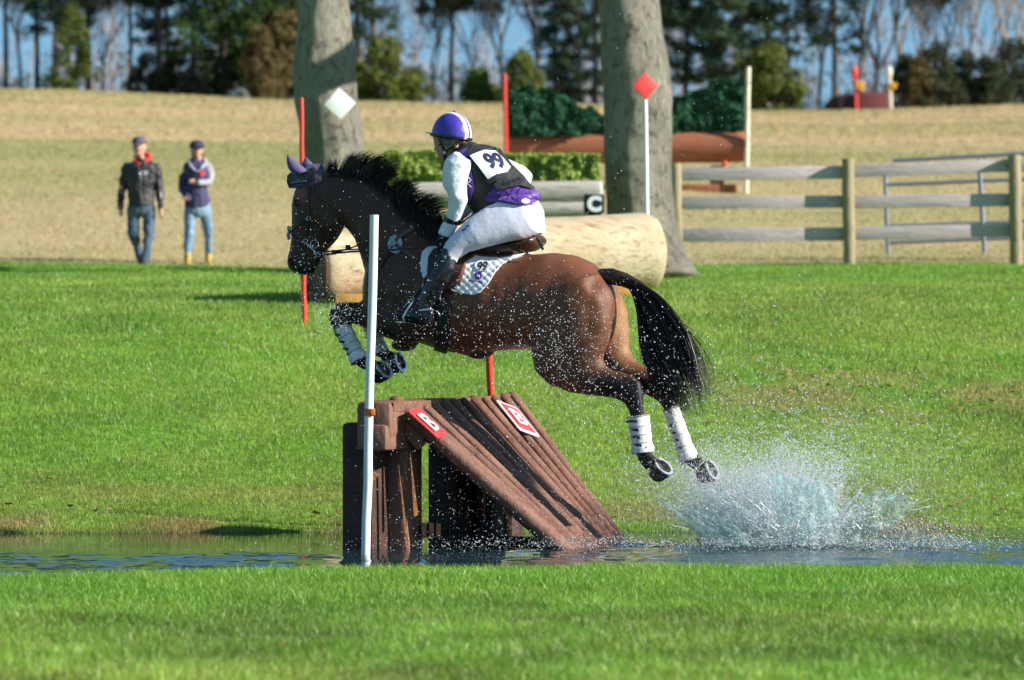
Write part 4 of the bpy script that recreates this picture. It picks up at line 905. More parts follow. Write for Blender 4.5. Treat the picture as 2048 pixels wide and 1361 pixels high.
# eye, nostril, mouth
M_EYE = mat("eye", (.006, .004, .003), rough=.06, spec=.8)
for px, py, r in ((589.5, 408, .021),):
    l, n_ = hit(593, 408, HB); g = Geo(); g.sphere(l - n_ * .010, (r, r * .8, r * .8)); g.obj("eye", M_EYE, horse)
    g = Geo(); c = l - n_ * .006
    for dz_ in (.017, -.014): g.tube([c + Vector((-.026, -.006, dz_ * .2)), c + Vector((-.010, -.013, dz_)), c + Vector((.012, -.014, dz_)), c + Vector((.028, -.006, dz_ * .1))], [.004, .006, .006, .004], n=6)
    g.obj("eyelid", M_COAT, horse); vcol(bpy.data.objects[horse.children[-1].name].data, dk * .7)
drape("nostril", [(576, 519), (581, 516), (586, 521), (587, 529), (582, 531), (577, 526)], HB, .002, mat("nostril_dark", (.002, .0015, .0015), rough=.8), horse, step=2.5, relax=0, thick=.003)
strap("mouth_line", [(590, 545), (598, 541), (606, 533), (612, 522)], .005, HB, mat("mouth_dark", (.004, .003, .003), rough=.7), horse, off=.0005, th=.002)

# hooves
M_STEEL = mat("horse_shoe_steel", (.60, .62, .66), rough=.35, metal=.6)
def hoof(cpx, cpy, lat, nrm, major, r=.062, ln=.078):
    c = H(cpx, cpy, lat); n_ = Vector(nrm).normalized(); mj = Vector(major); mj = (mj - n_ * mj.dot(n_)).normalized(); mi = n_.cross(mj)
    def ring(z, sc, hl=0): return [c + n_ * z + (mj * (math.cos(a_) * 1.08 + (.10 if math.cos(a_) > 0 else 0)) + mi * math.sin(a_)) * r * sc for a_ in [2 * math.pi * k / 28 for k in range(28)]]
    g = Geo(); g.rings([ring(-ln * 1.25, .62), ring(-ln, .80), ring(-ln * .5, .90), ring(-.004, 1.0), ring(0, .985), ring(-.001, .80), ring(-.012, .72)]); h = g.obj("hoof", M_HOOF, horse, sharp=50)
    g = Geo(); A = []; B = []
    for k in range(25):
        an = R(-150 + 300 * k / 24); u = mj * (math.cos(an) * 1.08 + (.10 if math.cos(an) > 0 else 0)) + mi * math.sin(an)
        A.append([c + u * r * .98 + n_ * .001, c + u * r * .98 + n_ * .010, c + u * r * .74 + n_ * .010, c + u * r * .74 + n_ * .001])
    g.rings(A); g.obj("shoe", M_STEEL, h, sharp=40)
    g = Geo(); g.add([c - n_ * .009 + mj * r * .35, c - n_ * .009 - mj * r * .75 + mi * r * .38, c - n_ * .009 - mj * r * .75 - mi * r * .38, c - n_ * .001 - mj * r * .5], [(0, 1, 3), (0, 3, 2), (1, 2, 3)]); g.obj("frog", mat("hoof_frog", (.05, .045, .045), rough=.7) if "hoof_frog" not in bpy.data.materials else bpy.data.materials["hoof_frog"], h, smooth=False)
hoof(1326, 934, .148, (.52, -.52, .62), (.75, 0, -.62)); hoof(1423, 940, -.15, (.72, -.5, .42), (.5, 0, -.8))
hoof(767, 739, .112, (.62, -.55, .55), (.68, 0, -.72)); hoof(800, 724, -.13, (.80, -.5, .28), (.42, 0, -.9))

# leg boots
M_BOOTW = mat("white_leg_boot", (.72, .71, .70), rough=.6, var=.10, vscale=12, bump=.2, bscale=60); M_BOOTB = mat("boot_black_patch", (.015, .02, .04), rough=.5); M_BIND = mat("boot_binding", (.30, .26, .25), rough=.8)
def boot(p0, p1, lat, r0, r1, tabs, w=6, bulge=None):
    a_ = H(p0[0], p0[1], lat); b_ = H(p1[0], p1[1], lat); g = Geo(); N = 14; pts = [a_.lerp(b_, k / N) for k in range(N + 1)]
    rad = [(r0 + (r1 - r0) * k / N) * (1.0 + .035 * math.sin(k / N * 4 * math.pi * 2) * (1 if 1 < k < N - 1 else 0) + (.12 if k > N - 3 else 0)) for k in range(N + 1)]
    g.tube(pts, rad, n=26); o = g.obj("leg_boot", M_BOOTW, horse, sharp=60); bv = bvh_of(o)
    g = Geo(); g.tube([a_.lerp(b_, -.015), a_.lerp(b_, .025)], [r0 * 1.03] * 2, n=26); g.obj("binding", M_BIND, o); g = Geo(); g.tube([a_.lerp(b_, .985), a_.lerp(b_, 1.01)], [r1 * 1.14] * 2, n=26); g.obj("binding", M_BIND, o)
    for k, tb in enumerate(tabs):
        cx_, cy_, tw, th_, ang = tb; ca_, sa_ = math.cos(ang), math.sin(ang)
        drape("strap_tab", [(cx_ + u * tw * ca_ - v * th_ * sa_, cy_ + u * tw * sa_ + v * th_ * ca_) for u, v in ((-.9, -.8), (.9, -.8), (1.15, 0), (.9, .8), (-.9, .8), (-1.15, 0))], bv, .0015, M_BOOTB, o, step=3, relax=0, thick=.003)
    for k in range(1, 4):
        q = a_.lerp(b_, .06 + .225 * k); g = Geo(); ax = (b_ - a_).normalized(); g.tube([q - ax * .0022, q + ax * .0022], [(r0 + (r1 - r0) * .25 * k) * 1.045] * 2, n=26); g.obj("boot_strap", M_BIND, o)
    return o
boot((1277, 833), (1286, 906), .15, .070, .064, [(1266, 843, 7, 3, .05), (1270, 860, 7, 3.2, .08), (1273, 875, 7, 3, .1), (1276, 891, 7, 3, .1), (1255, 844, 2.5, 3, .1)])
boot((1342, 818), (1379, 922), -.15, .052, .056, [(1343, 851, 3, 3, .3), (1348, 866, 3.2, 3.2, .3), (1354, 880, 3.2, 3, .3), (1360, 896, 3, 2.8, .3)])
boot((685, 653), (719, 722), .128, .056, .054, [(675, 670, 5, 2.6, .1), (684, 684, 5, 3, .1), (692, 698, 5, 3, .15), (696, 708, 3, 2.5, .15)])
boot((740, 648), (762, 706), -.13, .052, .050, [(730, 662, 2.5, 2, .1), (733, 676, 2.5, 2, .1)])

# hair
def strands(name, paths, w0, m, parent, twist=True):
    """paths: (N, K, 3) guide points, each a thin tapered blade of hair"""
    Pn = np.array(paths); N, K, _ = Pn.shape
    sd = RNG.normal(0, 1, (N, 1, 3)); tg = np.gradient(Pn, axis=1); s_ = np.cross(tg, sd); s_ /= np.linalg.norm(s_, axis=2)[:, :, None] + 1e-9
    wv = w0 * RNG.uniform(.6, 1.4, (N, 1, 1)) * (1 - (np.linspace(0, 1, K) ** 1.6))[None, :, None]; wv = np.maximum(wv, w0 * .08)
    V = np.stack([Pn - s_ * wv / 2, Pn + s_ * wv / 2], 2).reshape(-1, 3)
    base_ = (np.arange(N) * K * 2)[:, None, None]; k = (np.arange(K - 1) * 2)[None, :, None]; q = base_ + k + np.array([0, 1, 3, 2])[None, None, :]
    me = np_mesh(name, V, q.ravel(), np.full(N * (K - 1), 4)); me.materials.append(m); return link(bpy.data.objects.new(name, me), parent)
def poly_at(poly, t):
    p = np.array(poly, float); d = np.concatenate([[0], np.cumsum(np.hypot(*(np.diff(p, axis=0).T)))]); d /= d[-1]
    return np.array([np.interp(t, d, p[:, 0]), np.interp(t, d, p[:, 1])]).T
rs = random.Random(5)
def smoothstep(t): return t * t * (3 - 2 * t)
# tail: dock with hair spreading from it
g = Geo(); dock = [H(1200, 552, 0), H(1222, 553, 0), H(1248, 560, 0), H(1278, 574, 0), H(1305, 596, 0), H(1325, 625, 0)]; g.tube(dock, [.045, .052, .046, .038, .028, .014], n=14); 
tail = g.obj("tail", M_BLKH, horse)
upper = [(1212, 546), (1248, 548), (1286, 560), (1322, 582), (1350, 616), (1374, 662), (1390, 712), (1402, 768), (1404, 815)]
lower = [(1225, 568), (1250, 572), (1263, 592), (1270, 630), (1276, 672), (1286, 712), (1310, 752), (1345, 800), (1372, 828)]
Pt = []
K = 14
clumps = [(rs.random(), rs.uniform(-1, 1), rs.uniform(.78, 1.06)) for _ in range(46)]
for i in range(2900):
    cu, cl_, ce = rs.choice(clumps); u = min(1, max(0, cu + rs.gauss(0, .035))); lat = (cl_ * .07 + rs.gauss(0, .018)); t0_ = rs.uniform(0, .30) * (0.4 + .6 * u); end = min(1.05, ce * rs.uniform(.86, 1.04)) - .18 * (u > .9) * rs.random()
    a_, b_ = rs.gauss(0, .5), rs.gauss(0, .5); tt = np.linspace(t0_, end, K); U = poly_at(upper, np.clip(tt, 0, 1)); Lw = poly_at(lower, np.clip(tt, 0, 1))
    core = .5 + (u - .5) * np.clip(.45 + tt * .9, 0, 1.0); pt = Lw * (1 - core[:, None]) + U * core[:, None]; pt[:, 0] += 7 * a_ * (tt - t0_) ** 1.5 * 2; pt[:, 1] += 8 * b_ * (tt - t0_) + np.maximum(0, tt - 1) * 300
    Pt.append([tuple(H(x, y, lat * min(1, .3 + q * 1.2))) for (x, y), q in zip(pt, tt)])
for i in range(220):   # stray hairs
    u = rs.choice((rs.uniform(.95, 1.25), rs.uniform(-.15, .1), rs.uniform(0, 1))); tt = np.linspace(rs.uniform(.15, .4), rs.uniform(.9, 1.0), K); U = poly_at(upper, tt); Lw = poly_at(lower, tt); s2 = rs.uniform(-1, 1)
    core = .5 + (u - .5) * np.clip((tt - tt[0]) * 2.2, 0, 1.3) + .06 * s2 * np.sin(tt * 7); pt = Lw * (1 - core[:, None]) + U * core[:, None]; pt[:, 1] += 25 * (tt - tt[0]) ** 2 * rs.random(); Pt.append([tuple(H(x, y, rs.uniform(-.02, .02) + s2 * .1 * q)) for (x, y), q in zip(pt, tt)])
strands("tail_hair", Pt, .0060, M_BLKH, tail)
# mane
crest = [(640, 350), (668, 345), (700, 347), (735, 353), (770, 372), (805, 396), (835, 418), (868, 442), (890, 455)]
Pm = []; K = 8; mcl = [(rs.random(), rs.uniform(.6, 1.3), rs.uniform(-10, 12)) for _ in range(30)]
for i in range(3000):
    cu, hl, sx = rs.choice(mcl); u = min(1, max(0, cu + rs.gauss(0, .015))); r0 = poly_at(crest, [u])[0]; side = rs.uniform(-.03, .045)
    hgt = np.interp(u, [0, .1, .25, .5, .62, .75, .88, 1], [26, 32, 35, 33, 28, 22, 16, 10]) * hl * rs.uniform(.55, 1.08); bk = np.interp(u, [0, .15, .4, .7, 1], [4, 20, 36, 38, 28]) * hl * rs.uniform(.6, 1.2) + sx
    if u < .12: bk -= 6
    tt = np.linspace(0, 1, K); x = r0[0] + bk * tt ** 1.5; y = r0[1] + 6 - (hgt + 6) * (tt * 1.35 - .35 * tt ** 3); wv = rs.gauss(0, 1.2)
    Pm.append([tuple(H(x[k] + wv * tt[k] * 2, y[k] + wv * tt[k] ** 2, side * (1 - .2 * tt[k]) + rs.uniform(-.002, .002))) for k in range(K)])
for i in range(2600):   # locks that lie over on the near side
    cu, hl, sx = rs.choice(mcl); u = min(1, max(0, cu + rs.gauss(0, .02))); r0 = poly_at(crest, [u])[0]
    if u < .45 and rs.random() < .82: continue
    dn = np.interp(u, [0, .3, .5, .8, 1], [8, 14, 34, 52, 46]) * rs.uniform(.5, 1.15) * hl; bk = rs.uniform(4, 34); tt = np.linspace(0, 1, K)
    x = r0[0] - 4 + bk * tt + 4 * np.sin(tt * 3 + sx); y = r0[1] + 3 - 10 * np.sin(np.minimum(1, tt * 2) * math.pi) * (1 - tt) + dn * tt ** 1.2
    hs = hits([(x[k], y[k] + 1) for k in range(K)], HB); of = rs.uniform(.006, .022)
    Pm.append([tuple(hs[k][0] + hs[k][1] * (of + .012 * tt[k])) if k > 1 else tuple(H(x[k], y[k] - 2, .02)) for k in range(K)])
strands("mane", Pm, .0055, M_BLKH, horse)
# ================================================================== saddle, pad, bridle
M_SADDLE = mat("brown_saddle_leather", (.055, .022, .016), rough=.32, spec=.5, var=.3, vscale=9); M_TACK = mat("dark_tack_leather", (.028, .014, .014), rough=.4, spec=.5); M_TAN = mat("tan_strap_leather", (.30, .12, .07), rough=.5)
M_METAL = mat("bit_metal", (.55, .58, .62), rough=.22, metal=.9); M_PAD = mat("white_quilted_pad", (.76, .77, .82), rough=.75, sheen=.2); M_NAVY = mat("navy_fabric", (.035, .03, .075), rough=.75, sheen=.3, var=.3, vscale=12)
M_PURP = mat("purple_fabric", (.095, .025, .30), rough=.5, spec=.4, var=.15, vscale=8, sheen=.2); M_BLKF = mat("black_vest_fabric", (.018, .018, .022), rough=.7, var=.3, vscale=20, bump=.35, bscale=35); M_WHT = mat("white_cloth", (.80, .81, .84), rough=.7, bump=.5, bscale=20, sheen=.15); M_BREECH = mat("white_breeches", (.70, .69, .84), rough=.65, bump=.15, bscale=30, sheen=.2)
M_LEATH = mat("black_boot_leather", (.008, .009, .014), rough=.22, spec=.6, var=.3, vscale=20, bump=.12, bscale=14); M_SKIN = mat("skin", (.55, .28, .20), rough=.5, spec=.3, var=.08, vscale=15); M_SILK = mat("helmet_silk_purple", (.07, .045, .42), rough=.35, spec=.5, bump=.35, bscale=18); M_SILKW = mat("helmet_silk_white", (.78, .78, .82), rough=.4); M_HAIR = mat("blond_hair", (.33, .20, .10), rough=.5)

pad = thing("saddle_pad", H(960, 560, .2), "white quilted saddle pad with number 99 beneath the brown saddle", "saddle pad")
PADP = [(1068, 507), (1059, 488), (1048, 484), (1030, 500), (1000, 506), (960, 500), (900, 500), (862, 492), (846, 505), (842, 530), (848, 556), (862, 575), (882, 583), (898, 580), (921, 587), (945, 591), (960, 587), (975, 571), (989, 549), (1004, 531), (1027, 518), (1044, 511)]
def quilt(x, y):
    u = (x * .82 + y) / 15.0; v = (x * -.95 + y) / 15.0
    return .0075 * (abs(math.sin(u * math.pi / 1)) * abs(math.sin(v * math.pi / 1))) ** .5
PO = drape("pad_cloth", PADP, HB, .009, M_PAD, pad, step=2.5, puff=quilt, thick=.010); PB = bvh_of(PO)
g = Geo(); g.v = [tuple(v) for v in mirror_far(type("q", (), {"v": [v.co[:] for v in PO.data.vertices]})())]; g.f = [tuple(p.vertices)[::-1] for p in PO.data.polygons]; g.obj("pad_cloth", M_PAD, pad)
strap("piping", [(1044, 511), (1027, 518), (1004, 531), (989, 549), (975, 571), (960, 587), (945, 591), (921, 587), (898, 580), (882, 583)], .010, PB, mat("pad_piping", (.82, .83, .88), rough=.6), pad, off=.003)
def decal_text(txt, c, ex, ey, bvh, off, m, parent, name="number", offset=.02, th=.0):
    V, Fc = text_mesh(txt, 1.0, offset=offset); bm = bmesh.new(); vs = [bm.verts.new((v[0], v[1], 0)) for v in V]
    for f in Fc:
        try: bm.faces.new([vs[i] for i in f])
        except ValueError: pass
    bmesh.ops.triangulate(bm, faces=list(bm.faces)); bmesh.ops.remove_doubles(bm, verts=list(bm.verts), dist=1e-4)
    bmesh.ops.subdivide_edges(bm, edges=[e for e in bm.edges if e.calc_length() > .25], cuts=2, use_grid_fill=True); bmesh.ops.triangulate(bm, faces=list(bm.faces)); bm.verts.index_update()
    pts = [(c[0] + v.co.x * ex[0] + v.co.y * ey[0], c[1] + v.co.x * ex[1] + v.co.y * ey[1]) for v in bm.verts]; hs = hits(pts, bvh); g = Geo()
    g.add([l + n_ * off for l, n_ in hs], [[v.index for v in f.verts] for f in bm.faces]); bm.free(); return g.obj(name, m, parent, smooth=False)
M_INK = mat("black_print", (.012, .012, .015), rough=.6); M_PINK = mat("purple_print", (.07, .02, .28), rough=.6)
lab = drape("number_label", [(965 + 15.5 * math.cos(a), 533 + 11 * math.sin(a)) for a in [k * math.pi / 10 for k in range(20)]], PB, .008, mat("label_white", (.70, .71, .76), rough=.5), pad, step=4, relax=2, thick=.004)
LBH = bvh_of(lab); decal_text("99", (965, 533), (21, -1), (5, -25), LBH, .002, M_INK, lab)
emb = drape("emblem", [(957 + 7.5 * math.cos(a), 552 + 8 * math.sin(a)) for a in [k * math.pi / 8 for k in range(16)]], PB, .007, M_PINK, pad, step=3, relax=1, thick=.003)
decal_text("H", (957, 552), (9, 0), (2, -9), bvh_of(emb), .0015, M_PAD, emb, name="letter"); decal_text("EQUESTRIAN", (951, 565), (4.4, .8), (0, -5), PB, .006, M_PINK, pad, name="lettering", offset=0) if False else strap("lettering", [(938, 562), (966, 566)], .006, PB, M_PINK, pad, off=.006, th=.001)

sd = thing("saddle", H(1000, 500, 0), "brown leather jumping saddle beneath the rider with a tan strap", "saddle")
g = Geo(); loft(g, [(905, 470, 905, 505, .10), (930, 466, 930, 508, .12), (970, 480, 972, 512, .13), (1010, 484, 1012, 514, .15), (1045, 474, 1042, 510, .17), (1064, 467, 1064, 504, .165), (1077, 469, 1073, 497, .14), (1083, 475, 1079, 491, .11)], n=28)
st_ = eval_remesh("seat", g, .009, 5, M_SADDLE, sd)
SB = bvh_of(st_, PO)
drape("flap", [(868, 500), (900, 495), (940, 492), (980, 494), (1010, 492), (1040, 486), (1044, 496), (1026, 511), (1000, 515), (972, 514), (950, 512), (932, 524), (922, 548), (912, 576), (898, 592), (880, 596), (862, 580), (856, 545), (858, 515)], SB, .014, M_SADDLE, sd, step=5, thick=.012)
FB = bvh_of(sd.children[-1] if False else [o for o in sd.children if o.name.startswith("flap")][0], st_, PO, body)
strap("billet_strap", [(931, 524), (925, 548), (919, 572)], .017, FB, M_TAN, sd, off=.006); strap("girth", [(893, 592), (888, 640), (884, 685), (882, 700)], .085, HB, mat("black_girth", (.012, .012, .014), rough=.6), sd, off=.006, th=.012)
g = Geo(); g.tube([H(1060, 470, .12), H(1073, 476, .14), H(1082, 489, .15), H(1086, 500, .15)], [.006, .007, .009, .010], n=8, flat=.5); g.obj("cantle_strap", M_BLKF, sd)
g = Geo(); g.tube([H(1036, 494, .16), H(1046, 484, .165), H(1060, 478, .16), H(1072, 476, .15)], [.004] * 4, n=8); g.obj("seat_piping", M_TAN, sd)

# ear bonnet, bridle, breastplate
bon = drape("ear_bonnet", [(577, 353), (583, 347), (598, 348), (610, 340), (622, 332), (636, 330), (649, 332), (648, 348), (641, 365), (631, 376), (624, 372), (612, 370), (596, 377), (580, 377), (576, 366)], HB, .010, M_NAVY, horse, step=3.5, thick=.012, relax=3)
def ear(tip, b0, b1, lat, name, par, m):
    T = H(*tip, lat * 1.1); A_ = H(*b0, lat); B_ = H(*b1, lat * .7); g = Geo(); c = (A_ + B_) / 2; w = (B_ - A_) / 2; rr = []
    for k in range(10):
        t = k / 9; wd = [1, 1.12, 1.15, 1.08, .98, .84, .66, .46, .26, .07][k]; cc = c.lerp(T, t) + (w.normalized() * -.010 * math.sin(t * 3.1)); rr.append([cc + w * wd * math.cos(a) + NEAR * .032 * wd * math.sin(a) for a in [2 * math.pi * j / 14 for j in range(14)]])
    g.rings(rr); return g.obj(name, m, par)
M_EARC = mat("bonnet_ear_fabric", (.10, .075, .18), rough=.8, sheen=.3, var=.15, vscale=15)
ear((575, 309), (591, 351), (613, 343), .06, "ear_cover", bon, M_EARC); ear((612, 315), (606, 346), (630, 338), -.05, "ear_cover", bon, M_EARC)
BB = bvh_of(body, bon)
strap("browband", [(580, 370), (594, 366), (606, 364), (617, 364)], .018, BB, M_TACK, horse, off=.004)
g = Geo()
for k in range(9):
    l, n_ = hits([(588 + k * 3.2, 368 - k * .5)], BB)[0]; g.sphere(l + n_ * .012, .0042, seg=6, ring=4)
tag(g.obj("crystal_row", M_METAL, horse), None, None, None, None)
bridle = strap("bridle", [(626, 340), (622, 356), (618, 376), (617, 400), (618, 424), (615, 452), (612, 478)], .016, BB, M_TACK, horse, off=.004)
def bstrap(nm, pts, w=.014, m=M_TACK, off=.005, bv=None): return strap(nm, pts, w, bv or BB, m, bridle if nm != "breastplate_strap" else horse, off=off)
bstrap("headpiece", [(626, 336), (629, 352), (628, 372), (626, 386)], .014); bstrap("throat_lash", [(620, 384), (634, 392), (650, 408), (668, 428), (680, 444)], .010); bstrap("noseband", [(619, 437), (605, 445), (592, 454), (581, 462)], .013); bstrap("noseband", [(619, 437), (635, 455), (650, 478)], .013)
bstrap("flash_strap", [(581, 466), (592, 478), (604, 494), (611, 512)], .010)
def ring3(c, r, t, nrm, m, par, nm="ring"):
    n_ = Vector(nrm).normalized(); u = n_.orthogonal().normalized(); v = n_.cross(u); g = Geo(); K_ = 20; rr = []
    for k in range(K_ + 1):
        a = 2 * math.pi * k / K_; d = u * math.cos(a) + v * math.sin(a); rr.append([c + d * r + (d * math.cos(b) + n_ * math.sin(b)) * t for b in [0, 1.257, 2.513, 3.77, 5.03]])
    g.rings(rr); return g.obj(nm, m, par)
def on(px, py, off=.012, bv=None): l, n_ = hits([(px, py)], bv or BB)[0]; return l + n_ * off
ring3(on(630, 488), .026, .0035, (.0, -1, .1), M_METAL, bridle, "bit_ring"); ring3(on(613, 482), .013, .003, (0, -1, 0), M_METAL, bridle, "bit_ring"); ring3(on(619, 437), .012, .0028, (0, -1, 0), M_METAL, bridle); ring3(on(636, 508), .015, .003, (.2, -1, 0), M_METAL, bridle)
g = Geo(); g.tube([on(614, 484, .014), on(622, 494, .016), on(631, 503, .018), on(640, 511, .02)], [.005, .006, .006, .005], n=8); g.obj("bit_cheek", M_METAL, bridle)
M_FLEECE = mat("sheepskin", (.42, .45, .50), rough=.95, bump=.8, bscale=60); g = Geo()
for k in range(14): g.sphere(H(578 + rs.uniform(-3, 3), 455 + k * 1.7, rs.uniform(-.02, .035)), .012, seg=8, ring=6)
noseroll = eval_remesh("noseband_fleece", g, .005, 2, M_FLEECE, bridle)
reinm = M_TACK
def free(nm, pts, r, m, par, flat=1.0): g = Geo(); g.tube(pts, r, n=8, flat=flat); return g.obj(nm, m, par)
hand_c = H(886, 486, .22)
rein = free("rein", [on(640, 510, .02), H(668, 507, .14), H(700, 504, .18), H(737, 502, .21), H(790, 500, .30), H(840, 494, .31), H(876, 489, .25)], [.0065] * 7, reinm, bridle)
free("martingale", [H(672, 505, .14), H(700, 497, .15), H(724, 488, .16), H(737, 486, .15)], [.005] * 4, reinm, bridle)
for px, py in ((668, 505), (696, 495)): g = Geo(); c = H(px, py, .16); g.tube([c - FW * .012, c + FW * .012], [.016, .016], n=10); g.obj("rein_stop", M_TACK, bridle)
free("rein_end", [H(717, 476, .15), H(717, 490, .17), H(720, 505, .18), H(730, 517, .18), H(740, 523, .17)], [.004] * 5, reinm, bridle); free("rein_end", [H(718, 504, .17), H(727, 494, .18), H(738, 489, .18)], [.004] * 3, reinm, bridle)
free("far_rein", [H(640, 505, -.05), H(690, 500, -.10), H(740, 498, -.12)], [.005] * 3, reinm, bridle)
BH = bvh_of(body, PO)
M_BPL = mat("breastplate_leather", (.11, .055, .06), rough=.5)
bp = strap("breastplate", [(846, 443), (822, 460), (797, 476), (790, 488)], .026, BH, M_BPL, horse, off=.006); strap("breastplate_strap", [(790, 490), (808, 502), (826, 514), (838, 522)], .024, BH, M_BPL, bp, off=.006); strap("breastplate_strap", [(788, 492), (770, 520), (752, 548), (740, 570)], .022, BH, M_TACK, bp, off=.006)
drape("breastplate_fleece", [(776, 489), (781, 476), (790, 470), (802, 476), (806, 486), (803, 502), (794, 509), (782, 505)], BH, .010, M_FLEECE, bp, step=3.5, thick=.008); ring3(on(789, 489, .028, BH), .018, .004, (0, -1, .1), M_METAL, bp)

# ================================================================== rider
rider = thing("person", H(1000, 440, 0), "rider in purple helmet and white breeches crouching over the leaping bay horse", "person")
def grow(st, gpx, glat): 
    out = []
    for s_ in st:
        tx, ty, bx, by, hw = s_[:5]; lat = s_[5] if len(s_) > 5 else 0; d = Vector((tx - bx, ty - by)); L_ = d.length; d /= L_; out.append((tx + d.x * gpx, ty + d.y * gpx, bx - d.x * gpx, by - d.y * gpx, hw + glat, lat))
    return out
TOR = [(945, 288, 925, 304, .05), (958, 294, 908, 322, .12), (985, 304, 908, 345, .185), (1008, 320, 918, 372, .19), (1030, 341, 934, 400, .175), (1050, 362, 952, 424, .155), (1066, 380, 966, 440, .15), (1076, 396, 980, 450, .16), (1076, 412, 990, 462, .165)]
PEL = [(1052, 375, 970, 425, .14), (1072, 400, 978, 444, .155), (1083, 420, 990, 465, .175), (1083, 440, 1004, 478, .185), (1070, 462, 1020, 484, .16)]
THI = [(1050, 392, 1080, 465, .11, .10), (1015, 398, 1050, 478, .105, .15), (975, 414, 1012, 484, .095, .20), (942, 436, 972, 494, .085, .245), (915, 462, 936, 504, .072, .275), (893, 486, 915, 518, .062, .295), (884, 505, 911, 528, .055, .30)]
SHK = [(884, 502, 912, 516, .058, .30), (874, 524, 908, 540, .062, .32), (860, 552, 897, 564, .060, .335), (845, 580, 881, 590, .050, .345), (834, 604, 864, 612, .042, .35), (829, 622, 862, 628, .040, .352)]
FOO = [(868, 622, 866, 646, .028, .355), (855, 614, 852, 650, .036, .36), (836, 616, 832, 648, .042, .365), (815, 616, 812, 644, .045, .375), (802, 618, 800, 638, .042, .382), (793, 622, 792, 634, .028, .386)]
ARM = [(912, 304, 946, 322, .07, .17), (893, 318, 940, 335, .066, .215), (885, 345, 934, 355, .062, .235), (888, 372, 932, 382, .055, .245), (900, 392, 934, 402, .050, .25), (897, 408, 928, 416, .044, .245), (894, 428, 921, 434, .037, .235), (890, 444, 914, 450, .033, .225), (881, 460, 904, 466, .033, .22), (879, 468, 898, 476, .030, .22)]
FAR = [(958, 298, 990, 330, .06, -.16), (985, 310, 1010, 345, .06, -.20), (1020, 322, 1024, 360, .06, -.225), (1046, 334, 1040, 376, .06, -.235), (1062, 350, 1050, 382, .045, -.235)]
FAR2 = [(1052, 342, 1044, 376, .05, -.235), (1020, 360, 1014, 388, .045, -.23), (970, 390, 966, 415, .04, -.20), (920, 425, 918, 448, .035, -.16), (895, 455, 893, 478, .03, -.12)]
HEA = [(871, 244, 932, 243, .060, .01), (866, 262, 938, 266, .074, .01), (868, 279, 934, 285, .074, .01), (870, 290, 925, 295, .069, .01), (872, 299, 918, 303, .062, .01), (876, 308, 912, 309, .054, .01), (880, 316, 908, 315, .045, .01), (885, 324, 902, 321, .032, .01)]
NEK = [(896, 290, 930, 284, .055, 0), (898, 312, 942, 296, .062, 0), (908, 324, 950, 306, .06, 0)]
g = Geo(); loft(g, grow(TOR[:7], -4, -.015)); loft(g, grow(PEL, -4, -.015)); 
for L_ in (THI[1:], SHK, FOO, ARM[1:], FAR, FAR2): loft(g, grow(L_, -4, -.013), n=20)
mir = lambda L_: [tuple(s_[:5]) + (-s_[5],) for s_ in L_]
loft(g, grow(mir([(a + 6, b, c + 6, d, e, f) for a, b, c, d, e, f in THI]), -4, -.013), n=20); loft(g, HEA, n=26, power=2.2); loft(g, NEK)
g.sphere(H(872.5, 299, .01), (.016, .011, .014)); g.tube([H(872, 289, .01), H(869.5, 300, .01)], [.006, .011], n=8); g.sphere(H(877.5, 309, .01), (.010, .020, .006)); g.sphere(H(879, 313, .01), (.010, .018, .006)); g.sphere(H(886, 321, .01), (.018, .020, .014)); g.sphere(H(874, 283, .01), (.012, .045, .008))
g.sphere(H(913, 293, .085), (.018, .008, .026)) 
rb = eval_remesh("body", g, .0075, 4, M_SKIN, rider, .5); RB0 = bvh_of(rb)
for py_ in (290,):
    l, n_ = hits([(879, 290)], RB0)[0]; g = Geo(); g.sphere(l - n_ * .004, (.010, .009, .008), seg=10, ring=8); g.obj("eye", M_EYE, rider); strap("eyebrow", [(874, 284), (884, 283)], .005, RB0, M_HAIR, rider, off=.001, th=.002)
strap("lips", [(876, 311), (882, 312)], .006, RB0, mat("lip", (.45, .15, .13), rough=.4), rider, off=.0005, th=.002)
# clothing
def cloth(name, parts, m, vox=.0075, it=3, gp=1.6, gl=.006, wr=0.0, parent=None):
    g = Geo()
    for L_ in parts: loft(g, grow(L_, gp, gl), n=24)
    o = eval_remesh(name, g, vox, it, m, parent or rider)
    if wr > 0:
        k = len(o.data.vertices); c_ = np.empty(k * 3, dtype=np.float32); o.data.vertices.foreach_get("co", c_); c_ = c_.reshape(-1, 3); nn_ = np.empty(k * 3, dtype=np.float32); o.data.vertices.foreach_get("normal", nn_); nn_ = nn_.reshape(-1, 3)
        a = c_[:, 0] * .8 + c_[:, 1] * .6; d_ = wr * (1 - np.abs(vnoise(a * .8 + c_[:, 2] * .5, c_[:, 2] * 1.0 - a * .7, 13, 71)) * 2) + wr * .5 * vnoise(a, c_[:, 2], 34, 72)
        o.data.vertices.foreach_set("co", (c_ + nn_ * d_[:, None]).astype(np.float32).ravel())
    return o
shirt = cloth("shirt_sleeve", [ARM[:8]], M_WHT, gp=.2, gl=.0, wr=.0032); cloth("glove_cuff", [ARM[7:]], M_WHT, gp=2.5, gl=.008, wr=.003); cloth("shirt_sleeve", [FAR, FAR2[:4]], M_WHT, gp=2, wr=.003)
bre = cloth("breeches", [PEL, THI], M_BREECH, gp=.9, gl=.004, it=7, wr=.0006); cloth("breeches", [mir([(a + 6, b, c + 6, d, e, f) for a, b, c, d, e, f in THI])], M_BREECH, gp=2.2)
bt_ = cloth("riding_boot", [SHK, FOO], M_LEATH, gp=1.5, gl=.006, it=3, wr=.0022)
cloth("riding_boot", [mir(SHK), mir(FOO)], M_LEATH, gp=1.5)
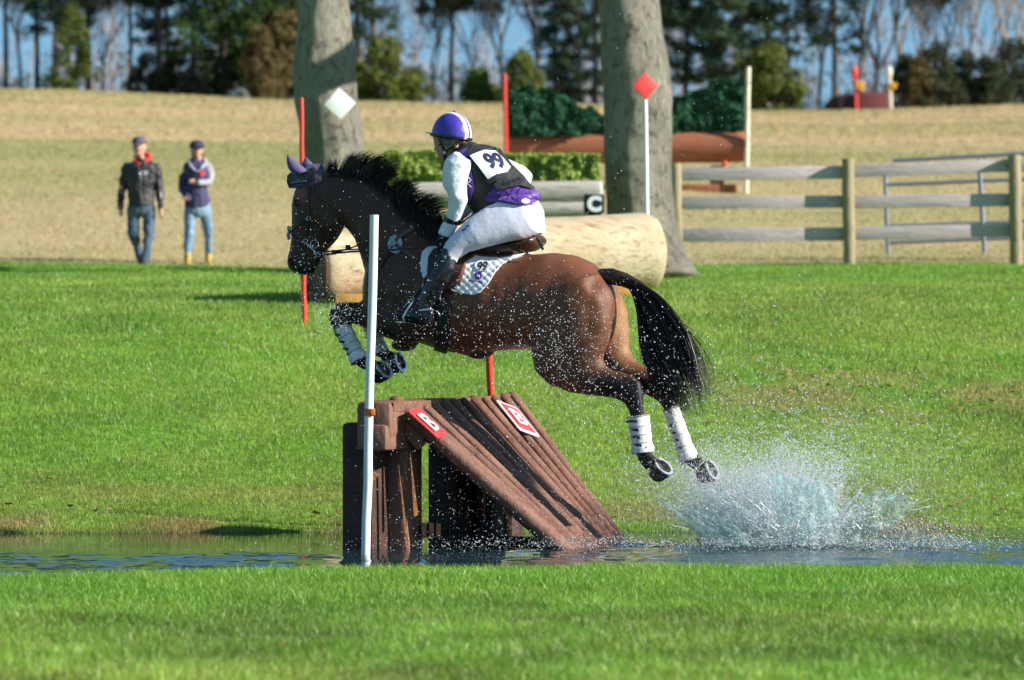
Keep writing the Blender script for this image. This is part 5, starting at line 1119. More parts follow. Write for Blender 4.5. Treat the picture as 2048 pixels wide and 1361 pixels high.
g = Geo(); loft(g, [(878, 505, 900, 494, .05, .30), (886, 494, 908, 500, .062, .305), (884, 510, 910, 516, .066, .31), (880, 520, 906, 528, .06, .315)]); eval_remesh("boot_top", g, .007, 4, M_LEATH, rider)
vest = cloth("vest", [TOR[:8]], M_BLKF, gp=3.2, gl=.014, it=3, wr=.002)
g = Geo(); loft(g, [(930, 283, 900, 318, .075, .0), (946, 284, 905, 326, .11, 0), (962, 291, 912, 334, .14, 0)]); eval_remesh("vest_collar", g, .007, 3, M_BLKF, rider)
VB = bvh_of(vest, *[o for o in rider.children if o.name.startswith("vest_collar")])
pp = drape("purple_protector", [(902, 312), (915, 303), (934, 297), (941, 303), (934, 316), (944, 345), (950, 376), (940, 407), (930, 402), (926, 372), (921, 340), (910, 322)], VB, .006, M_PURP, rider, step=4, thick=.006)
def qlines(x, y): 
    d = min(abs(((x * .55 + y) % 15) - 7.5), abs(((x * -.75 + y) % 17) - 8.5)); return -.004 * math.exp(-(d / 1.3) ** 2)
fl = drape("purple_back_flap", [(972, 396), (979, 386), (992, 375), (1016, 370), (1041, 364), (1057, 373), (1072, 389), (1074, 403), (1064, 411), (1048, 413), (1030, 411), (1002, 406), (984, 403)], bvh_of(vest, bre), .026, M_PURP, rider, step=2.6, puff=qlines, thick=.02, relax=3); FLB = bvh_of(fl)
for q_ in (((1012, 376), (1000, 390), (992, 402)), ((1030, 371), (1020, 389), (1010, 405)), ((1046, 368), (1034, 386), (1037, 409)), ((984, 391), (1008, 391), (1036, 388), (1066, 386)), ((1052, 372), (1062, 388), (1070, 398)), ((1003, 378), (1020, 390), (1031, 404))): strap("quilt_line", q_, .007, FLB, mat("dark_purple", (.03, .01, .11), rough=.6) if "dark_purple" not in bpy.data.materials else bpy.data.materials["dark_purple"], fl, off=.0008, th=.0008)
drape("white_oval", [(1051 + 8.5 * math.cos(a), 403 + 4.6 * math.sin(a)) for a in [k * math.pi / 7 for k in range(14)]], FLB, .004, M_WHT, fl, step=3, relax=0, thick=.003)
drape("vest_tail", [(985, 372), (1000, 356), (1016, 350), (1030, 353), (1050, 364), (1068, 377), (1062, 380), (1040, 373), (1016, 377), (996, 382)], bvh_of(vest, fl), .012, M_BLKF, rider, step=4, thick=.012)
bibb = drape("bib_holder", [(933, 307), (948, 290), (975, 293), (998, 300), (1013, 318), (1027, 337), (1016, 351), (1000, 357), (979, 369), (968, 358)], VB, .010, M_BLKF, rider, step=4, thick=.012, relax=3)
BIB = bvh_of(bibb)
bib = drape("number_bib", [(939.5, 312.5), (953, 307), (969, 301.5), (990, 303.5), (1007, 319), (1020.5, 335.5), (1014, 345), (992, 350), (976, 359), (957, 334)], BIB, .007, mat("bib_white", (.84, .84, .86), rough=.5), rider, step=4, thick=.004, relax=2)
decal_text("99", (989, 322), (35, -2), (-23, -39), bvh_of(bib), .003, mat("bib_navy_print", (.02, .025, .07), rough=.5), bib, offset=.045)
strap("vest_lace", [(936, 352), (944, 360), (937, 366), (945, 374)], .006, VB, M_WHT, rider, off=.012, th=.002)
strap("breeches_mark", [(924, 462), (932, 458)], .012, bvh_of(bre), M_PINK, rider, off=.001, th=.001); strap("breeches_mark", [(931, 455), (938, 451)], .010, bvh_of(bre), M_PINK, rider, off=.001, th=.001)
drape("knee_badge", [(888, 512), (892, 511), (893, 517), (890, 519)], bvh_of(*[o for o in rider.children if o.name.startswith("boot_top")]), .002, M_METAL, rider, step=2, relax=0, thick=.002)
# gloved hands: palm, four curled fingers and a thumb
M_GLOVE = mat("black_glove", (.018, .017, .018), rough=.5, var=.3, vscale=30)
def glove(cx_, cy_, lat, name="glove"):
    g = Geo(); p = lambda dx, dy, dl: H(cx_ + dx, cy_ + dy, lat + dl)
    g.tube([p(5, -14, 0), p(2, -6, 0), p(-2, 2, .0), p(-4, 7, 0)], [.026, .033, .036, .030], n=14, round_ends=True)
    for k, (dx, dl, r) in enumerate(((-8, .030, .0095), (-6.5, .012, .010), (-5.5, -.006, .0098), (-4, -.024, .0085))):
        g.tube([p(dx + 3, 0, dl), p(dx - 3, 4 + k * .4, dl), p(dx - 5, 10 + k * .3, dl), p(dx, 14, dl), p(dx + 6, 12, dl), p(dx + 7, 8, dl)], [r * 1.15, r * 1.1, r, r * .95, r * .9, r * .85], n=8, round_ends=True)
    g.tube([p(2, -4, .022), p(-5, -3, .036), p(-10, 1, .038), p(-13, 4, .032)], [.013, .012, .011, .009], n=8, round_ends=True)
    return eval_remesh(name, g, .0042, 2, M_GLOVE, rider)
glove(886, 481, .22); glove(878, 484, -.08)
g = Geo(); g.tube([H(904, 438, .232), H(901, 446, .230)], [.046, .043], n=16, side=NEAR); g.obj("wrist_watch", mat("watch_black", (.015, .013, .012), rough=.3), rider, sharp=40)
g = Geo(); g.box(H(887, 434, .235), (.02, .02, .045), Matrix.Rotation(R(-12), 3, 'Y'), .004); g.obj("yellow_tag", mat("yellow_tag", (.55, .48, .05), rough=.4), rider)
# helmet
yaw = R(31); hf = Vector((-math.cos(yaw), math.sin(yaw), 0)); hl = Vector((-math.sin(yaw), -math.cos(yaw), 0)); tilt = R(8)
hf2 = (hf * math.cos(tilt) + UP * math.sin(tilt)).normalized(); hu2 = (UP * math.cos(tilt) - hf * math.sin(tilt)).normalized()
hc = H(903, 271, .01); A_, B_, C_ = .134, .108, .148
def hp(s_, a, gx=0.0):
    """s_: -1..1 across the head, a: angle from front rim over the crown"""
    ph = math.asin(max(-1, min(1, s_))); r = math.cos(ph) ** .92; return hc + hl * (B_ + gx) * math.sin(ph) + hf2 * (A_ + gx) * r * math.cos(a) + hu2 * (C_ + gx) * r * math.sin(a)
me_v = []; me_f = []; mi = []
ss = [-1, -.97, -.9, -.8, -.68, -.55, -.42, -.36, -.2, -.09, .09, .2, .36, .42, .55, .68, .8, .9, .97, 1]; ss = [s_ * .999 for s_ in ss]; NA = 30
for s_ in ss:
    r = math.cos(math.asin(s_)) + 1e-6
    for k in range(NA + 1):
        lo_ = -.10; a = lo_ + (math.pi - 2 * lo_) * k / NA; me_v.append(tuple(hp(s_, a)))
for i in range(len(ss) - 1):
    for k in range(NA):
        a0 = i * (NA + 1) + k; me_f.append((a0, a0 + NA + 1, a0 + NA + 2, a0 + 1)); mid = abs(ss[i] + ss[i + 1]) / 2; mi.append(0 if mid > .37 else (1 if mid > .09 else 2))
me = bpy.data.meshes.new("helmet"); me.from_pydata(me_v, [], me_f); me.update()
for m_ in (M_SILK, M_SILKW, M_PURP): me.materials.append(m_)
me.polygons.foreach_set("material_index", mi); me.polygons.foreach_set("use_smooth", [True] * len(mi)); helmet = link(bpy.data.objects.new("helmet", me), rider)
g = Geo(); rim = [hc - hu2 * .012 + (hf2 * math.cos(t) * A_ * 1.0 + hl * math.sin(t) * B_ * 1.0) for t in [2 * math.pi * k / 36 for k in range(37)]]; g.tube(rim, [.011] * 37, n=10); g.obj("rim", M_LEATH, helmet)
g = Geo(); rr = []
for k in range(13):
    t = R(-58 + 116 * k / 12); w = math.cos(t * 1.45); d = hf2 * math.cos(t) + hl * math.sin(t); i0 = hc + hf2 * math.cos(t) * A_ * .97 + hl * math.sin(t) * B_ * .97 - hu2 * .004; o0 = i0 + hf2 * (.058 * max(.05, w)) - hu2 * (-.006 + .004 * w)
    rr.append([i0, o0, o0 - hu2 * .004, i0 - hu2 * .006])
g.rings(rr); g.obj("peak", M_LEATH, helmet)
g = Geo(); g.sphere(hc + hu2 * (C_ + .003), (.012, .012, .007)); g.obj("button", M_SILK, helmet)
g = Geo(); loft(g, [(880, 272, 926, 278, .080, .01), (886, 284, 920, 290, .081, .01), (892, 292, 912, 295, .078, .01)]); eval_remesh("harness_padding", g, .006, 3, mat("grey_lining", (.16, .16, .14), rough=.8), helmet)
CB = bvh_of(rb, *[o for o in helmet.children if o.name.startswith("harness")])
strap("chin_strap", [(880, 276), (884, 288), (889, 300), (891, 308), (890, 318)], .016, CB, M_TACK, helmet, off=.004); strap("chin_strap", [(920, 286), (908, 292), (897, 299), (891, 305)], .012, CB, M_TACK, helmet, off=.004)
g = Geo(); g.box(on(890, 305, .010, CB), (.016, .008, .024), None, .003); g.obj("buckle", M_METAL, helmet)
g = Geo(); loft(g, [(908, 285, 928, 282, .07, .01), (912, 300, 936, 290, .055, .01), (922, 300, 940, 292, .04, .01)]); eval_remesh("hair", g, .006, 3, M_HAIR, rider)
hairp = []
for i in range(500):
    a, b_ = rs.uniform(0, 1), rs.uniform(.5, 1); y0 = 281 + 8 * rs.random(); x0 = 904 + 26 * a; hairp.append([tuple(H(x0 + (8 + 6 * a) * t, y0 + (10 - 3 * a) * t + 2 * math.sin(t * 3), .078 * b_ - .02 * t)) for t in np.linspace(0, 1, 6)])
strands("loose_hair", hairp, .003, M_HAIR, rider)
# harness leads of the air vest, stirrup, spur
free("lanyard", [H(945, 408, .18), H(930, 420, .20), H(934, 436, .19), H(926, 450, .17), H(950, 440, .17), H(975, 425, .17)], [.0035] * 6, M_BLKF, rider)
stp = thing("stirrup", H(815, 640, .37), "steel stirrup iron under the rider's black boot", "stirrup")
g = Geo(); L3 = [H(806, 643, .315), H(803, 634, .312), H(808, 616, .318), H(820, 602, .335), H(829, 593, .365), H(826, 602, .398), H(815, 618, .425), H(806, 634, .43), H(808, 644, .428), H(806, 643, .315)]; g.tube(L3, [.0065] * 10, n=8); g.obj("iron", M_METAL, stp)
g = Geo(); g.box((L3[0] + L3[8]) / 2 + Vector((0, 0, -.004)), (.05, .12, .012), Matrix.Rotation(-TH, 3, 'Z'), .003); g.obj("tread", M_METAL, stp)
strap("stirrup_leather", [(829, 594), (846, 570), (866, 540), (884, 512)], .02, bvh_of(body, PO, [o for o in sd.children if o.name.startswith("flap")][0]), M_TACK, sd, off=.01)
BTB = bvh_of(bt_); spur = strap("spur", [(838, 622), (852, 620), (866, 621)], .010, BTB, M_METAL, rider, off=.003)
free("spur_neck", [H(867, 621, .39), H(876, 623, .39), H(880, 633, .39)], [.004, .004, .005], M_METAL, spur)
strap("spur_strap", [(832, 612), (846, 608), (858, 614)], .008, BTB, M_BLKF, rider, off=.004)
# ================================================================== two walkers
def wrinkle(o, amp, f1=9, f2=26):
    k = len(o.data.vertices); c_ = np.empty(k * 3, dtype=np.float32); o.data.vertices.foreach_get("co", c_); c_ = c_.reshape(-1, 3).astype(float); nn_ = np.empty(k * 3, dtype=np.float32); o.data.vertices.foreach_get("normal", nn_); nn_ = nn_.reshape(-1, 3)
    a = c_[:, 0] + .7 * c_[:, 1]; d_ = amp * (1 - np.abs(vnoise(a * .7 + c_[:, 2] * .45, c_[:, 2] - a * .6, f1, 81)) * 2) + amp * .5 * vnoise(a, c_[:, 2] * 1.4, f2, 82)
    o.data.vertices.foreach_set("co", (c_ + nn_ * d_[:, None]).astype(np.float32).ravel()); return o
M_JEAN = mat("blue_jeans", (.022, .055, .11), rough=.85, col2=(.10, .155, .19), vscale=3.5, bump=.2, bscale=25); M_LJEAN = mat("light_blue_jeans", (.09, .19, .33), rough=.85, col2=(.21, .31, .41), vscale=3, bump=.2, bscale=25)
M_JACK = mat("black_softshell", (.022, .022, .026), rough=.6, var=.3, vscale=6, bump=.5, bscale=9); M_HOOD = mat("navy_hoodie", (.055, .05, .13), rough=.85, var=.2, vscale=6, bump=.4, bscale=10); M_GREYH = mat("grey_jersey", (.36, .36, .42), rough=.9, bump=.3, bscale=12)
M_REDH = mat("red_hood", (.60, .03, .03), rough=.8); M_CAPG = mat("grey_cap", (.10, .09, .13), rough=.8); M_CAPN = mat("navy_cap", (.025, .03, .06), rough=.8); M_SHOE = mat("dark_shoe", (.03, .03, .04), rough=.6); M_YBOOT = mat("yellow_rubber_boot", (.42, .27, .03), rough=.4, var=.2, vscale=9); M_BRHAIR = mat("brown_hair", (.07, .04, .025), rough=.6)
def walker(Y, label, man):
    e = None; mpx = Y / F
    def W(x, y, d=0.0): return P(x, y, Y + d)
    def rows(g, L_, n=20):
        rr = []
        for (y, x0, x1, dp, dd) in L_:
            a_, b_ = W(x0, y, dd), W(x1, y, dd); c = (a_ + b_) / 2; w = (b_ - a_).length / 2; rr.append([c + Vector((w * math.cos(t), dp * math.sin(t), 0)) for t in [2 * math.pi * k / n for k in range(n)]])
        g.rings(rr)
    def limb(g, L_): g.tube([W(x, y, d) for x, y, d, r in L_], [r * mpx for x, y, d, r in L_], n=14, round_ends=True)
    if man:
        e = thing("person", (W(284, 530).x, Y, tz(W(284, 530).x, Y)), label, "person")
        legs = [[(268, 415, 0, 13.5), (266, 440, 0, 13), (267, 470, -.12, 11), (276, 498, .05, 9), (283, 522, .12, 7.5)], [(297, 415, 0, 13.5), (298, 440, -.05, 12.5), (298, 470, -.16, 11), (294, 498, -.22, 9), (289, 524, -.25, 8)]]
        arms = [[(253, 333, 0, 9.5), (246, 362, .03, 8.5), (242, 390, .02, 7.5), (241, 414, -.05, 5.5)], [(311, 335, 0, 9.5), (317, 362, .02, 8.5), (320, 390, 0, 7.5), (321, 414, -.08, 5.5)]]
        tor = [(317, 273, 292, .06, 0), (325, 260, 305, .10, 0), (332, 252, 312, .125, 0), (340, 250, 315, .14, 0), (360, 253, 311, .145, 0), (385, 257, 307, .14, 0), (412, 256, 308, .14, 0)]
        head = [(276, 268, 289, .08, 0), (284, 266, 291, .10, 0), (296, 266, 291, .10, -.01), (305, 268, 289, .09, -.01), (312, 272, 285, .075, -.02)]; neck = [(305, 271, 287, .055, .01), (324, 270, 290, .06, .01)]; hands = [((242, 422, -.04), 6.0), ((322, 425, -.10), 6.4)]; feet = [((286, 528, .10), 7), ((287, 530, -.28), 7.5)]; fc = (275, 297)
    else:
        e = thing("person", (W(395, 530).x, Y, tz(W(395, 530).x, Y)), label, "person")
        legs = [[(381, 420, 0, 12.5), (379, 445, -.06, 11.5), (378, 472, -.12, 9.5), (376, 498, -.16, 8), (375, 516, -.18, 7.5)], [(410, 420, 0, 12.5), (414, 445, .04, 11), (418, 472, .10, 9), (418, 496, .18, 7.5), (417, 514, .22, 7)]]
        arms = [[(375, 335, 0, 8.5), (366, 358, .03, 7.5), (364, 378, .02, 6.5), (375, 395, -.12, 5.5)], [(416, 335, 0, 9), (421, 352, .0, 8), (418, 366, -.08, 7), (398, 366, -.22, 5)]]
        tor = [(320, 386, 403, .06, 0), (327, 377, 412, .09, 0), (334, 372, 418, .115, 0), (341, 371, 420, .13, 0), (360, 374, 416, .135, 0), (385, 373, 417, .13, 0), (400, 371, 420, .135, 0), (416, 370, 420, .13, 0)]
        head = [(284, 383, 404, .08, 0), (292, 383, 405, .09, 0), (303, 384, 404, .09, -.01), (311, 387, 402, .075, -.01), (317, 391, 399, .055, -.02)]; neck = [(310, 389, 402, .05, .01), (328, 386, 404, .055, .01)]; hands = [((376, 397, -.14), 4.6), ((386, 363, -.25), 5.2)]; feet = [((375, 526, -.22), 6.5), ((417, 522, .18), 6.5)]; fc = (394, 302)
    g = Geo(); rows(g, head); rows(g, neck); rows(g, [(y, x0 + 3, x1 - 3, d * .85, dd) for y, x0, x1, d, dd in tor])
    for L_ in legs + arms: limb(g, [(x, y, d, r * .8) for x, y, d, r in L_])
    for (x, y, d), r in hands:
        g.sphere(W(x, y, d), (r * mpx * .8, r * mpx * .65, r * mpx * 1.2))
        for k in range(4): g.tube([W(x - 3 + k * 2, y + 4, d - .01), W(x - 3 + k * 2 + .5, y + 9 - (k == 3) * 2, d - .02), W(x - 2 + k * 1.8, y + 12 - (k == 3) * 2, d - .0)] if man else [W(x - 2, y - 3 + k * 2, d - .02), W(x - 7, y - 3 + k * 2, d - .03), W(x - 8, y - 2 + k * 2, d)], [.011, .010, .008], n=7, round_ends=True)
        g.tube([W(x + 2, y, d - .03), W(x + (-6 if not man else 6) * (1 if x > 300 else -1) * -1, y + 5, d - .05)], [.012, .009], n=7, round_ends=True)
    nx, ny = fc; g.sphere(W(nx + 1, ny, -.105), (.012, .022, .020)); g.sphere(W(nx + 1, ny + 11, -.085), (.03, .025, .02)); g.sphere(W(head[1][1] - .3, ny, .01), (.010, .022, .03)); g.sphere(W(head[1][2] + .3, ny, .01), (.010, .022, .03))
    for (x, y, d), r in feet: g.sphere(W(x, y, d), (.035, .09, .03))
    o = eval_remesh("body", g, .012, 3, M_SKIN, e)
    for sx in (-4.2, 4.6):
        g = Geo(); g.sphere(W(nx + 1 + sx, ny - 4, -.098), (.013, .010, .007), seg=8, ring=6); g.obj("eye", M_EYE, e)
    g = Geo(); g.sphere(W(nx + 1, ny + 7, -.098), (.024, .008, .006), seg=8, ring=6); g.obj("mouth", bpy.data.materials["lip"], e)
    # trousers
    g = Geo(); 
    for L_ in legs: limb(g, L_)
    rows(g, [(402, tor[-1][1] + 1, tor[-1][2] - 1, .125, 0), (424, tor[-1][1], tor[-1][2] + 1, .13, 0), (434, tor[-1][1] + 3, tor[-1][2] - 2, .10, 0)])
    wrinkle(eval_remesh("jeans", g, .012, 3, M_JEAN if man else M_LJEAN, e), .010)
    g = Geo(); rows(g, tor)
    if man:
        for L_ in arms: limb(g, L_)
        wrinkle(eval_remesh("jacket", g, .012, 3, M_JACK, e), .014, 7)
        g = Geo(); g.tube([W(268, 322, -.03), W(277, 329, -.12), W(291, 324, -.06), W(300, 316, .03), W(296, 311, .09), W(280, 310, .11), W(270, 314, .06)], [.026, .018, .022, .038, .04, .032, .026], n=12, round_ends=True); eval_remesh("red_hood", g, .01, 2, M_REDH, e)
        g = Geo(); g.tube([W(278, 331, -.155), W(281, 350, -.17), W(283, 408, -.165)], [.005, .005, .005], n=6); g.obj("zip", M_METAL, e)
        bj = bvh_of([q for q in e.children if q.name.startswith("jacket")][0]); drape("chest_logo", [(287, 342), (296, 341), (297, 349), (289, 351)], bj, .003, M_GREYH, e, step=3, thick=.003); drape("sleeve_print", [(320, 384), (324, 384), (325, 396), (321, 396)], bj, .003, M_GREYH, e, step=3, thick=.003)
    else:
        limb(g, [arms[0][0], arms[0][1], arms[0][2], arms[0][3]]); hd_ = wrinkle(eval_remesh("hoodie", g, .012, 3, M_HOOD, e), .014, 7)
        g = Geo(); limb(g, arms[1]); wrinkle(eval_remesh("grey_sleeve", g, .01, 3, M_GREYH, e), .008, 12)
        g = Geo(); g.tube([W(380, 330, -.10), W(386, 338, -.14), W(394, 344, -.15), W(403, 336, -.14), W(411, 328, -.07), W(410, 321, .04), W(396, 318, .10), W(382, 321, .04), W(379, 327, -.05)], [.026, .022, .012, .024, .03, .035, .035, .035, .03], n=12, round_ends=True); eval_remesh("grey_hood", g, .009, 2, M_GREYH, e)
        drape("red_badge", [(399, 342), (409, 341), (410, 351), (401, 352)], bvh_of(hd_), .004, M_REDH, e, step=3, thick=.003)
        g = Geo(); rows(g, [(288, 382, 406, .07, .05), (300, 381, 407, .06, .06), (316, 383, 405, .045, .07)]); eval_remesh("hair", g, .01, 2, M_BRHAIR, e)
    for (x, y, d), r in feet:
        g = Geo(); g.tube([W(x, y - 16, d + .02), W(x, y - 6, d + .01), W(x, y - 1, d - .02)], [.052, .05, .05], n=12, round_ends=True); g.tube([W(x, y, d + .03), W(x, y + 1, d - .14)], [.045, .038], n=12, round_ends=True); eval_remesh("shoe" if man else "boot", g, .01, 2, M_SHOE if man else M_YBOOT, e)
    # cap
    cx_ = (head[1][1] + head[1][2]) / 2; cy_ = head[1][0] + 3; c = W(cx_, cy_, 0); g = Geo(); rr = []
    for k in range(9):
        a = math.pi / 2 * k / 8; rr.append([c + Vector((.108 * math.cos(a) ** .7 * math.cos(t) + .001, .125 * math.cos(a) ** .7 * math.sin(t), .092 * math.sin(a) + .001 * k)) for t in [2 * math.pi * j / 20 for j in range(20)]])
    g.rings(rr); cp = g.obj("cap", M_CAPG if man else M_CAPN, e); g = Geo(); tw_ = -.25 if man else 0.0
    top = []; bot = []
    for k in range(11):
        t = R(-62 + 124 * k / 10) + tw_; i0 = c + Vector((.094 * math.sin(t), -.11 * math.cos(t), .004)); o0 = i0 + Vector((.06 * math.sin(tw_), -.075 * max(.1, math.cos((t - tw_) * 1.4)), -.022)); top.append([i0, o0, o0 - Vector((0, 0, .006)), i0 - Vector((0, 0, .008))])
    g.rings(top); g.obj("peak", M_CAPG if man else M_CAPN, cp)
    return e
walker(58.0, "man in a black jacket with red hood, grey cap and blue jeans walking", True)
walker(58.3, "woman in a navy hoodie, cap, light jeans and yellow boots walking", False)

# ================================================================== splash
M_DROP = bpy.data.materials.new("water_droplet"); M_DROP.use_nodes = True
b = M_DROP.node_tree.nodes["Principled BSDF"]; b.inputs["Base Color"].default_value = (.86, .93, .97, 1); b.inputs["Roughness"].default_value = .12; b.inputs["Specular IOR Level"].default_value = 1.0; b.inputs["Transmission Weight"].default_value = .25; b.inputs["IOR"].default_value = 1.33
M_MUD = mat("muddy_droplet", (.38, .34, .28), rough=.35, spec=.6, var=.3, vscale=4)
OCT = np.array([[1, 0, 0], [-1, 0, 0], [0, 1, 0], [0, -1, 0], [0, 0, 1], [0, 0, -1]], float); OF = np.array([[0, 2, 4], [2, 1, 4], [1, 3, 4], [3, 0, 4], [2, 0, 5], [1, 2, 5], [3, 1, 5], [0, 3, 5]])
def droplets(name, px, py, Y, r, m, label, stretch=None):
    n = len(px); c = np.stack([(px - CX) * Y / F, Y, CH - (py - CY) * Y / F], 1); k = c[:, 2] > -.01; c, r = c[k], r[k]; n = len(c)
    st = np.ones((n, 1, 3)); 
    if stretch is not None: st = 1 + RNG.uniform(0, stretch, (n, 1, 1)) * np.array([[[.8, .2, 1.0]]]) * RNG.uniform(0, 1, (n, 1, 3))
    V = (c[:, None, :] + OCT[None] * r[:, None, None] * st).reshape(-1, 3); Fi = (np.arange(n)[:, None, None] * 6 + OF[None]).reshape(-1)
    me = np_mesh(name, V, Fi, np.full(n * 8, 3)); me.materials.append(m); o = link(bpy.data.objects.new(name, me)); return tag(o, label, None, None, "stuff")
def N_(m, s_, n): return RNG.normal(m, s_, n)
A = []
def cloud(n, cx, cy, sx, sy, Y0, sY, r0, r1, rot=0.0, pw=3.0):
    x = N_(0, sx, n); y = N_(0, sy, n); ca, sa = math.cos(rot), math.sin(rot); A.append((cx + x * ca - y * sa, cy + x * sa + y * ca, N_(Y0, sY, n), r0 + (r1 - r0) * RNG.uniform(0, 1, n) ** pw))
# over the horse's belly and hindquarters, thrown towards the camera
cloud(1500, 1130, 650, 78, 62, 25.4, .3, .0006, .0044, pw=4); cloud(1000, 1120, 720, 55, 38, 25.4, .3, .0006, .0040, pw=4); cloud(900, 960, 640, 120, 50, 25.5, .3, .0009, .0042); cloud(260, 820, 560, 140, 90, 25.6, .3, .0009, .0034); cloud(200, 640, 470, 80, 80, 25.8, .3, .0010, .0034)
cloud(520, 668, 628, 26, 24, 25.7, .2, .0010, .0042); cloud(300, 615, 560, 40, 50, 26.2, .3, .0010, .0036); cloud(420, 780, 725, 40, 25, 25.9, .15, .0008, .0032); cloud(160, 740, 690, 140, 60, 25.7, .3, .0010, .0030)
cloud(800, 1000, 900, 130, 70, 25.3, .25, .0008, .0034); cloud(700, 960, 1030, 140, 45, 25.3, .25, .0008, .0036)
cloud(900, 1250, 760, 90, 70, 25.5, .4, .0010, .0045); cloud(420, 1290, 930, 22, 16, 25.9, .08, .0010, .0045); cloud(520, 1400, 940, 24, 20, 26.3, .1, .0010, .0045)
cloud(260, 1300, 280, 170, 120, 26.2, .6, .0012, .0034); cloud(200, 1500, 480, 180, 130, 26.2, .6, .0012, .0036)
# wide spray behind the hind legs
cloud(4200, 1480, 850, 200, 80, 26.2, .8, .0011, .0052); cloud(1500, 1600, 900, 160, 60, 26.2, .7, .0014, .0062); cloud(900, 1350, 700, 120, 90, 26.0, .6, .0012, .0052); cloud(700, 1750, 900, 110, 60, 26.4, .6, .0013, .0060)
# body of the splash
for i in range(80):   # jets: fans of droplets leaving the strike point
    a = R(RNG.uniform(100, 165)) if i % 3 else R(RNG.uniform(35, 100)); L_ = RNG.uniform(80, 270); n = 520; t = RNG.uniform(0, 1, n) ** .8; bx, by = (1575 + RNG.uniform(-120, 120), 1085)
    x = bx + np.cos(a) * L_ * t * 1.1 + N_(0, 1, n) * (2 + 14 * t); y = by - np.sin(a) * L_ * t + 22 * t ** 2 + N_(0, 1, n) * (2 + 10 * t); A.append((x, y, 26.2 + N_(0, .35, 1) + N_(0, .12, n), .0012 + .0042 * RNG.uniform(0, 1, n) ** 3))
cloud(24000, 1510, 1010, 95, 42, 26.2, .4, .0006, .0021, .12); cloud(14000, 1440, 985, 85, 45, 26.2, .4, .0006, .0018, .4); cloud(9000, 1560, 960, 70, 30, 26.2, .4, .0010, .0032, -.1); cloud(9000, 1430, 1000, 60, 45, 26.1, .4, .0008, .0028, .7); cloud(16000, 1630, 950, 130, 62, 26.3, .4, .0006, .0020); cloud(9000, 1800, 985, 130, 60, 26.3, .4, .0006, .0022); cloud(5000, 1500, 1015, 72, 38, 26.2, .35, .0012, .0052, .12); cloud(5000, 1420, 1010, 55, 40, 26.1, .3, .0011, .0048, .75); cloud(5200, 1590, 990, 45, 42, 26.3, .3, .0012, .0055); cloud(2600, 1480, 955, 80, 22, 26.2, .35, .0012, .0050); cloud(1500, 1300, 1010, 70, 45, 26.0, .3, .0010, .0042)
cloud(3000, 1500, 1085, 260, 9, 25.6, .5, .0010, .0045); cloud(2200, 1150, 1088, 230, 9, 25.4, .3, .0008, .0040); cloud(2600, 1780, 1090, 180, 12, 25.6, .5, .0010, .0048)
px = np.concatenate([a[0] for a in A]); py = np.concatenate([a[1] for a in A]); Yd = np.concatenate([np.broadcast_to(a[2], a[0].shape) for a in A]); rr_ = np.concatenate([a[3] for a in A])
droplets("spray_droplets", px, py, Yd, rr_, M_DROP, "sparkling water droplets thrown up around the leaping horse", stretch=.6)
A = []; cloud(2600, 1790, 1060, 75, 17, 26.2, .3, .0015, .0085); cloud(1200, 1560, 1072, 90, 12, 26.1, .3, .0013, .006); cloud(500, 1740, 1020, 70, 25, 26.2, .3, .0013, .005)
px = np.concatenate([a[0] for a in A]); py = np.concatenate([a[1] for a in A]); Yd = np.concatenate([a[2] for a in A]); rr_ = np.concatenate([a[3] for a in A])
droplets("muddy_spray", px, py, Yd, rr_, M_MUD, "brown muddy spray low over the water right of the splash", stretch=.9)
# ropes and fingers of water on ballistic arcs
g = Geo()
for i in range(420):
    bx = 1575 + RNG.normal(0, 62); a = R(RNG.uniform(96, 160)) if i % 5 < 3 else R(RNG.uniform(25, 95)); v = RNG.uniform(60, 235) * (1 - .35 * (a > 2.4)); t0 = RNG.uniform(.05, .75); t1 = t0 + RNG.uniform(.06, .28); Yb = 26.1 + RNG.normal(0, .3)
    pts = []; rad = []; K_ = 7; r0 = RNG.uniform(.002, .0062) * (1.2 - t0)
    for k in range(K_):
        t = t0 + (t1 - t0) * k / (K_ - 1); pts.append(P(bx + math.cos(a) * v * t * 1.25 + 2.2 * mnoise.noise(Vector((i * 1.7, k * .8, 0))), 1086 - math.sin(a) * v * t + 40 * t * t + 2 * mnoise.noise(Vector((i * 2.3, k * .9, 4))), Yb)); rad.append(r0 * (.35 + 1.1 * abs(math.sin(k * 1.9 + i))) * (1 if 0 < k < K_ - 1 else .4))
    if min(p.z for p in pts) > .0: g.tube(pts, rad, n=5)
me = g.mesh("water_ropes"); me.materials.append(M_DROP); ro_ = link(bpy.data.objects.new("water_ropes", me)); tag(ro_, "bright ropes and fingers of water in the splash", None, None, "stuff")
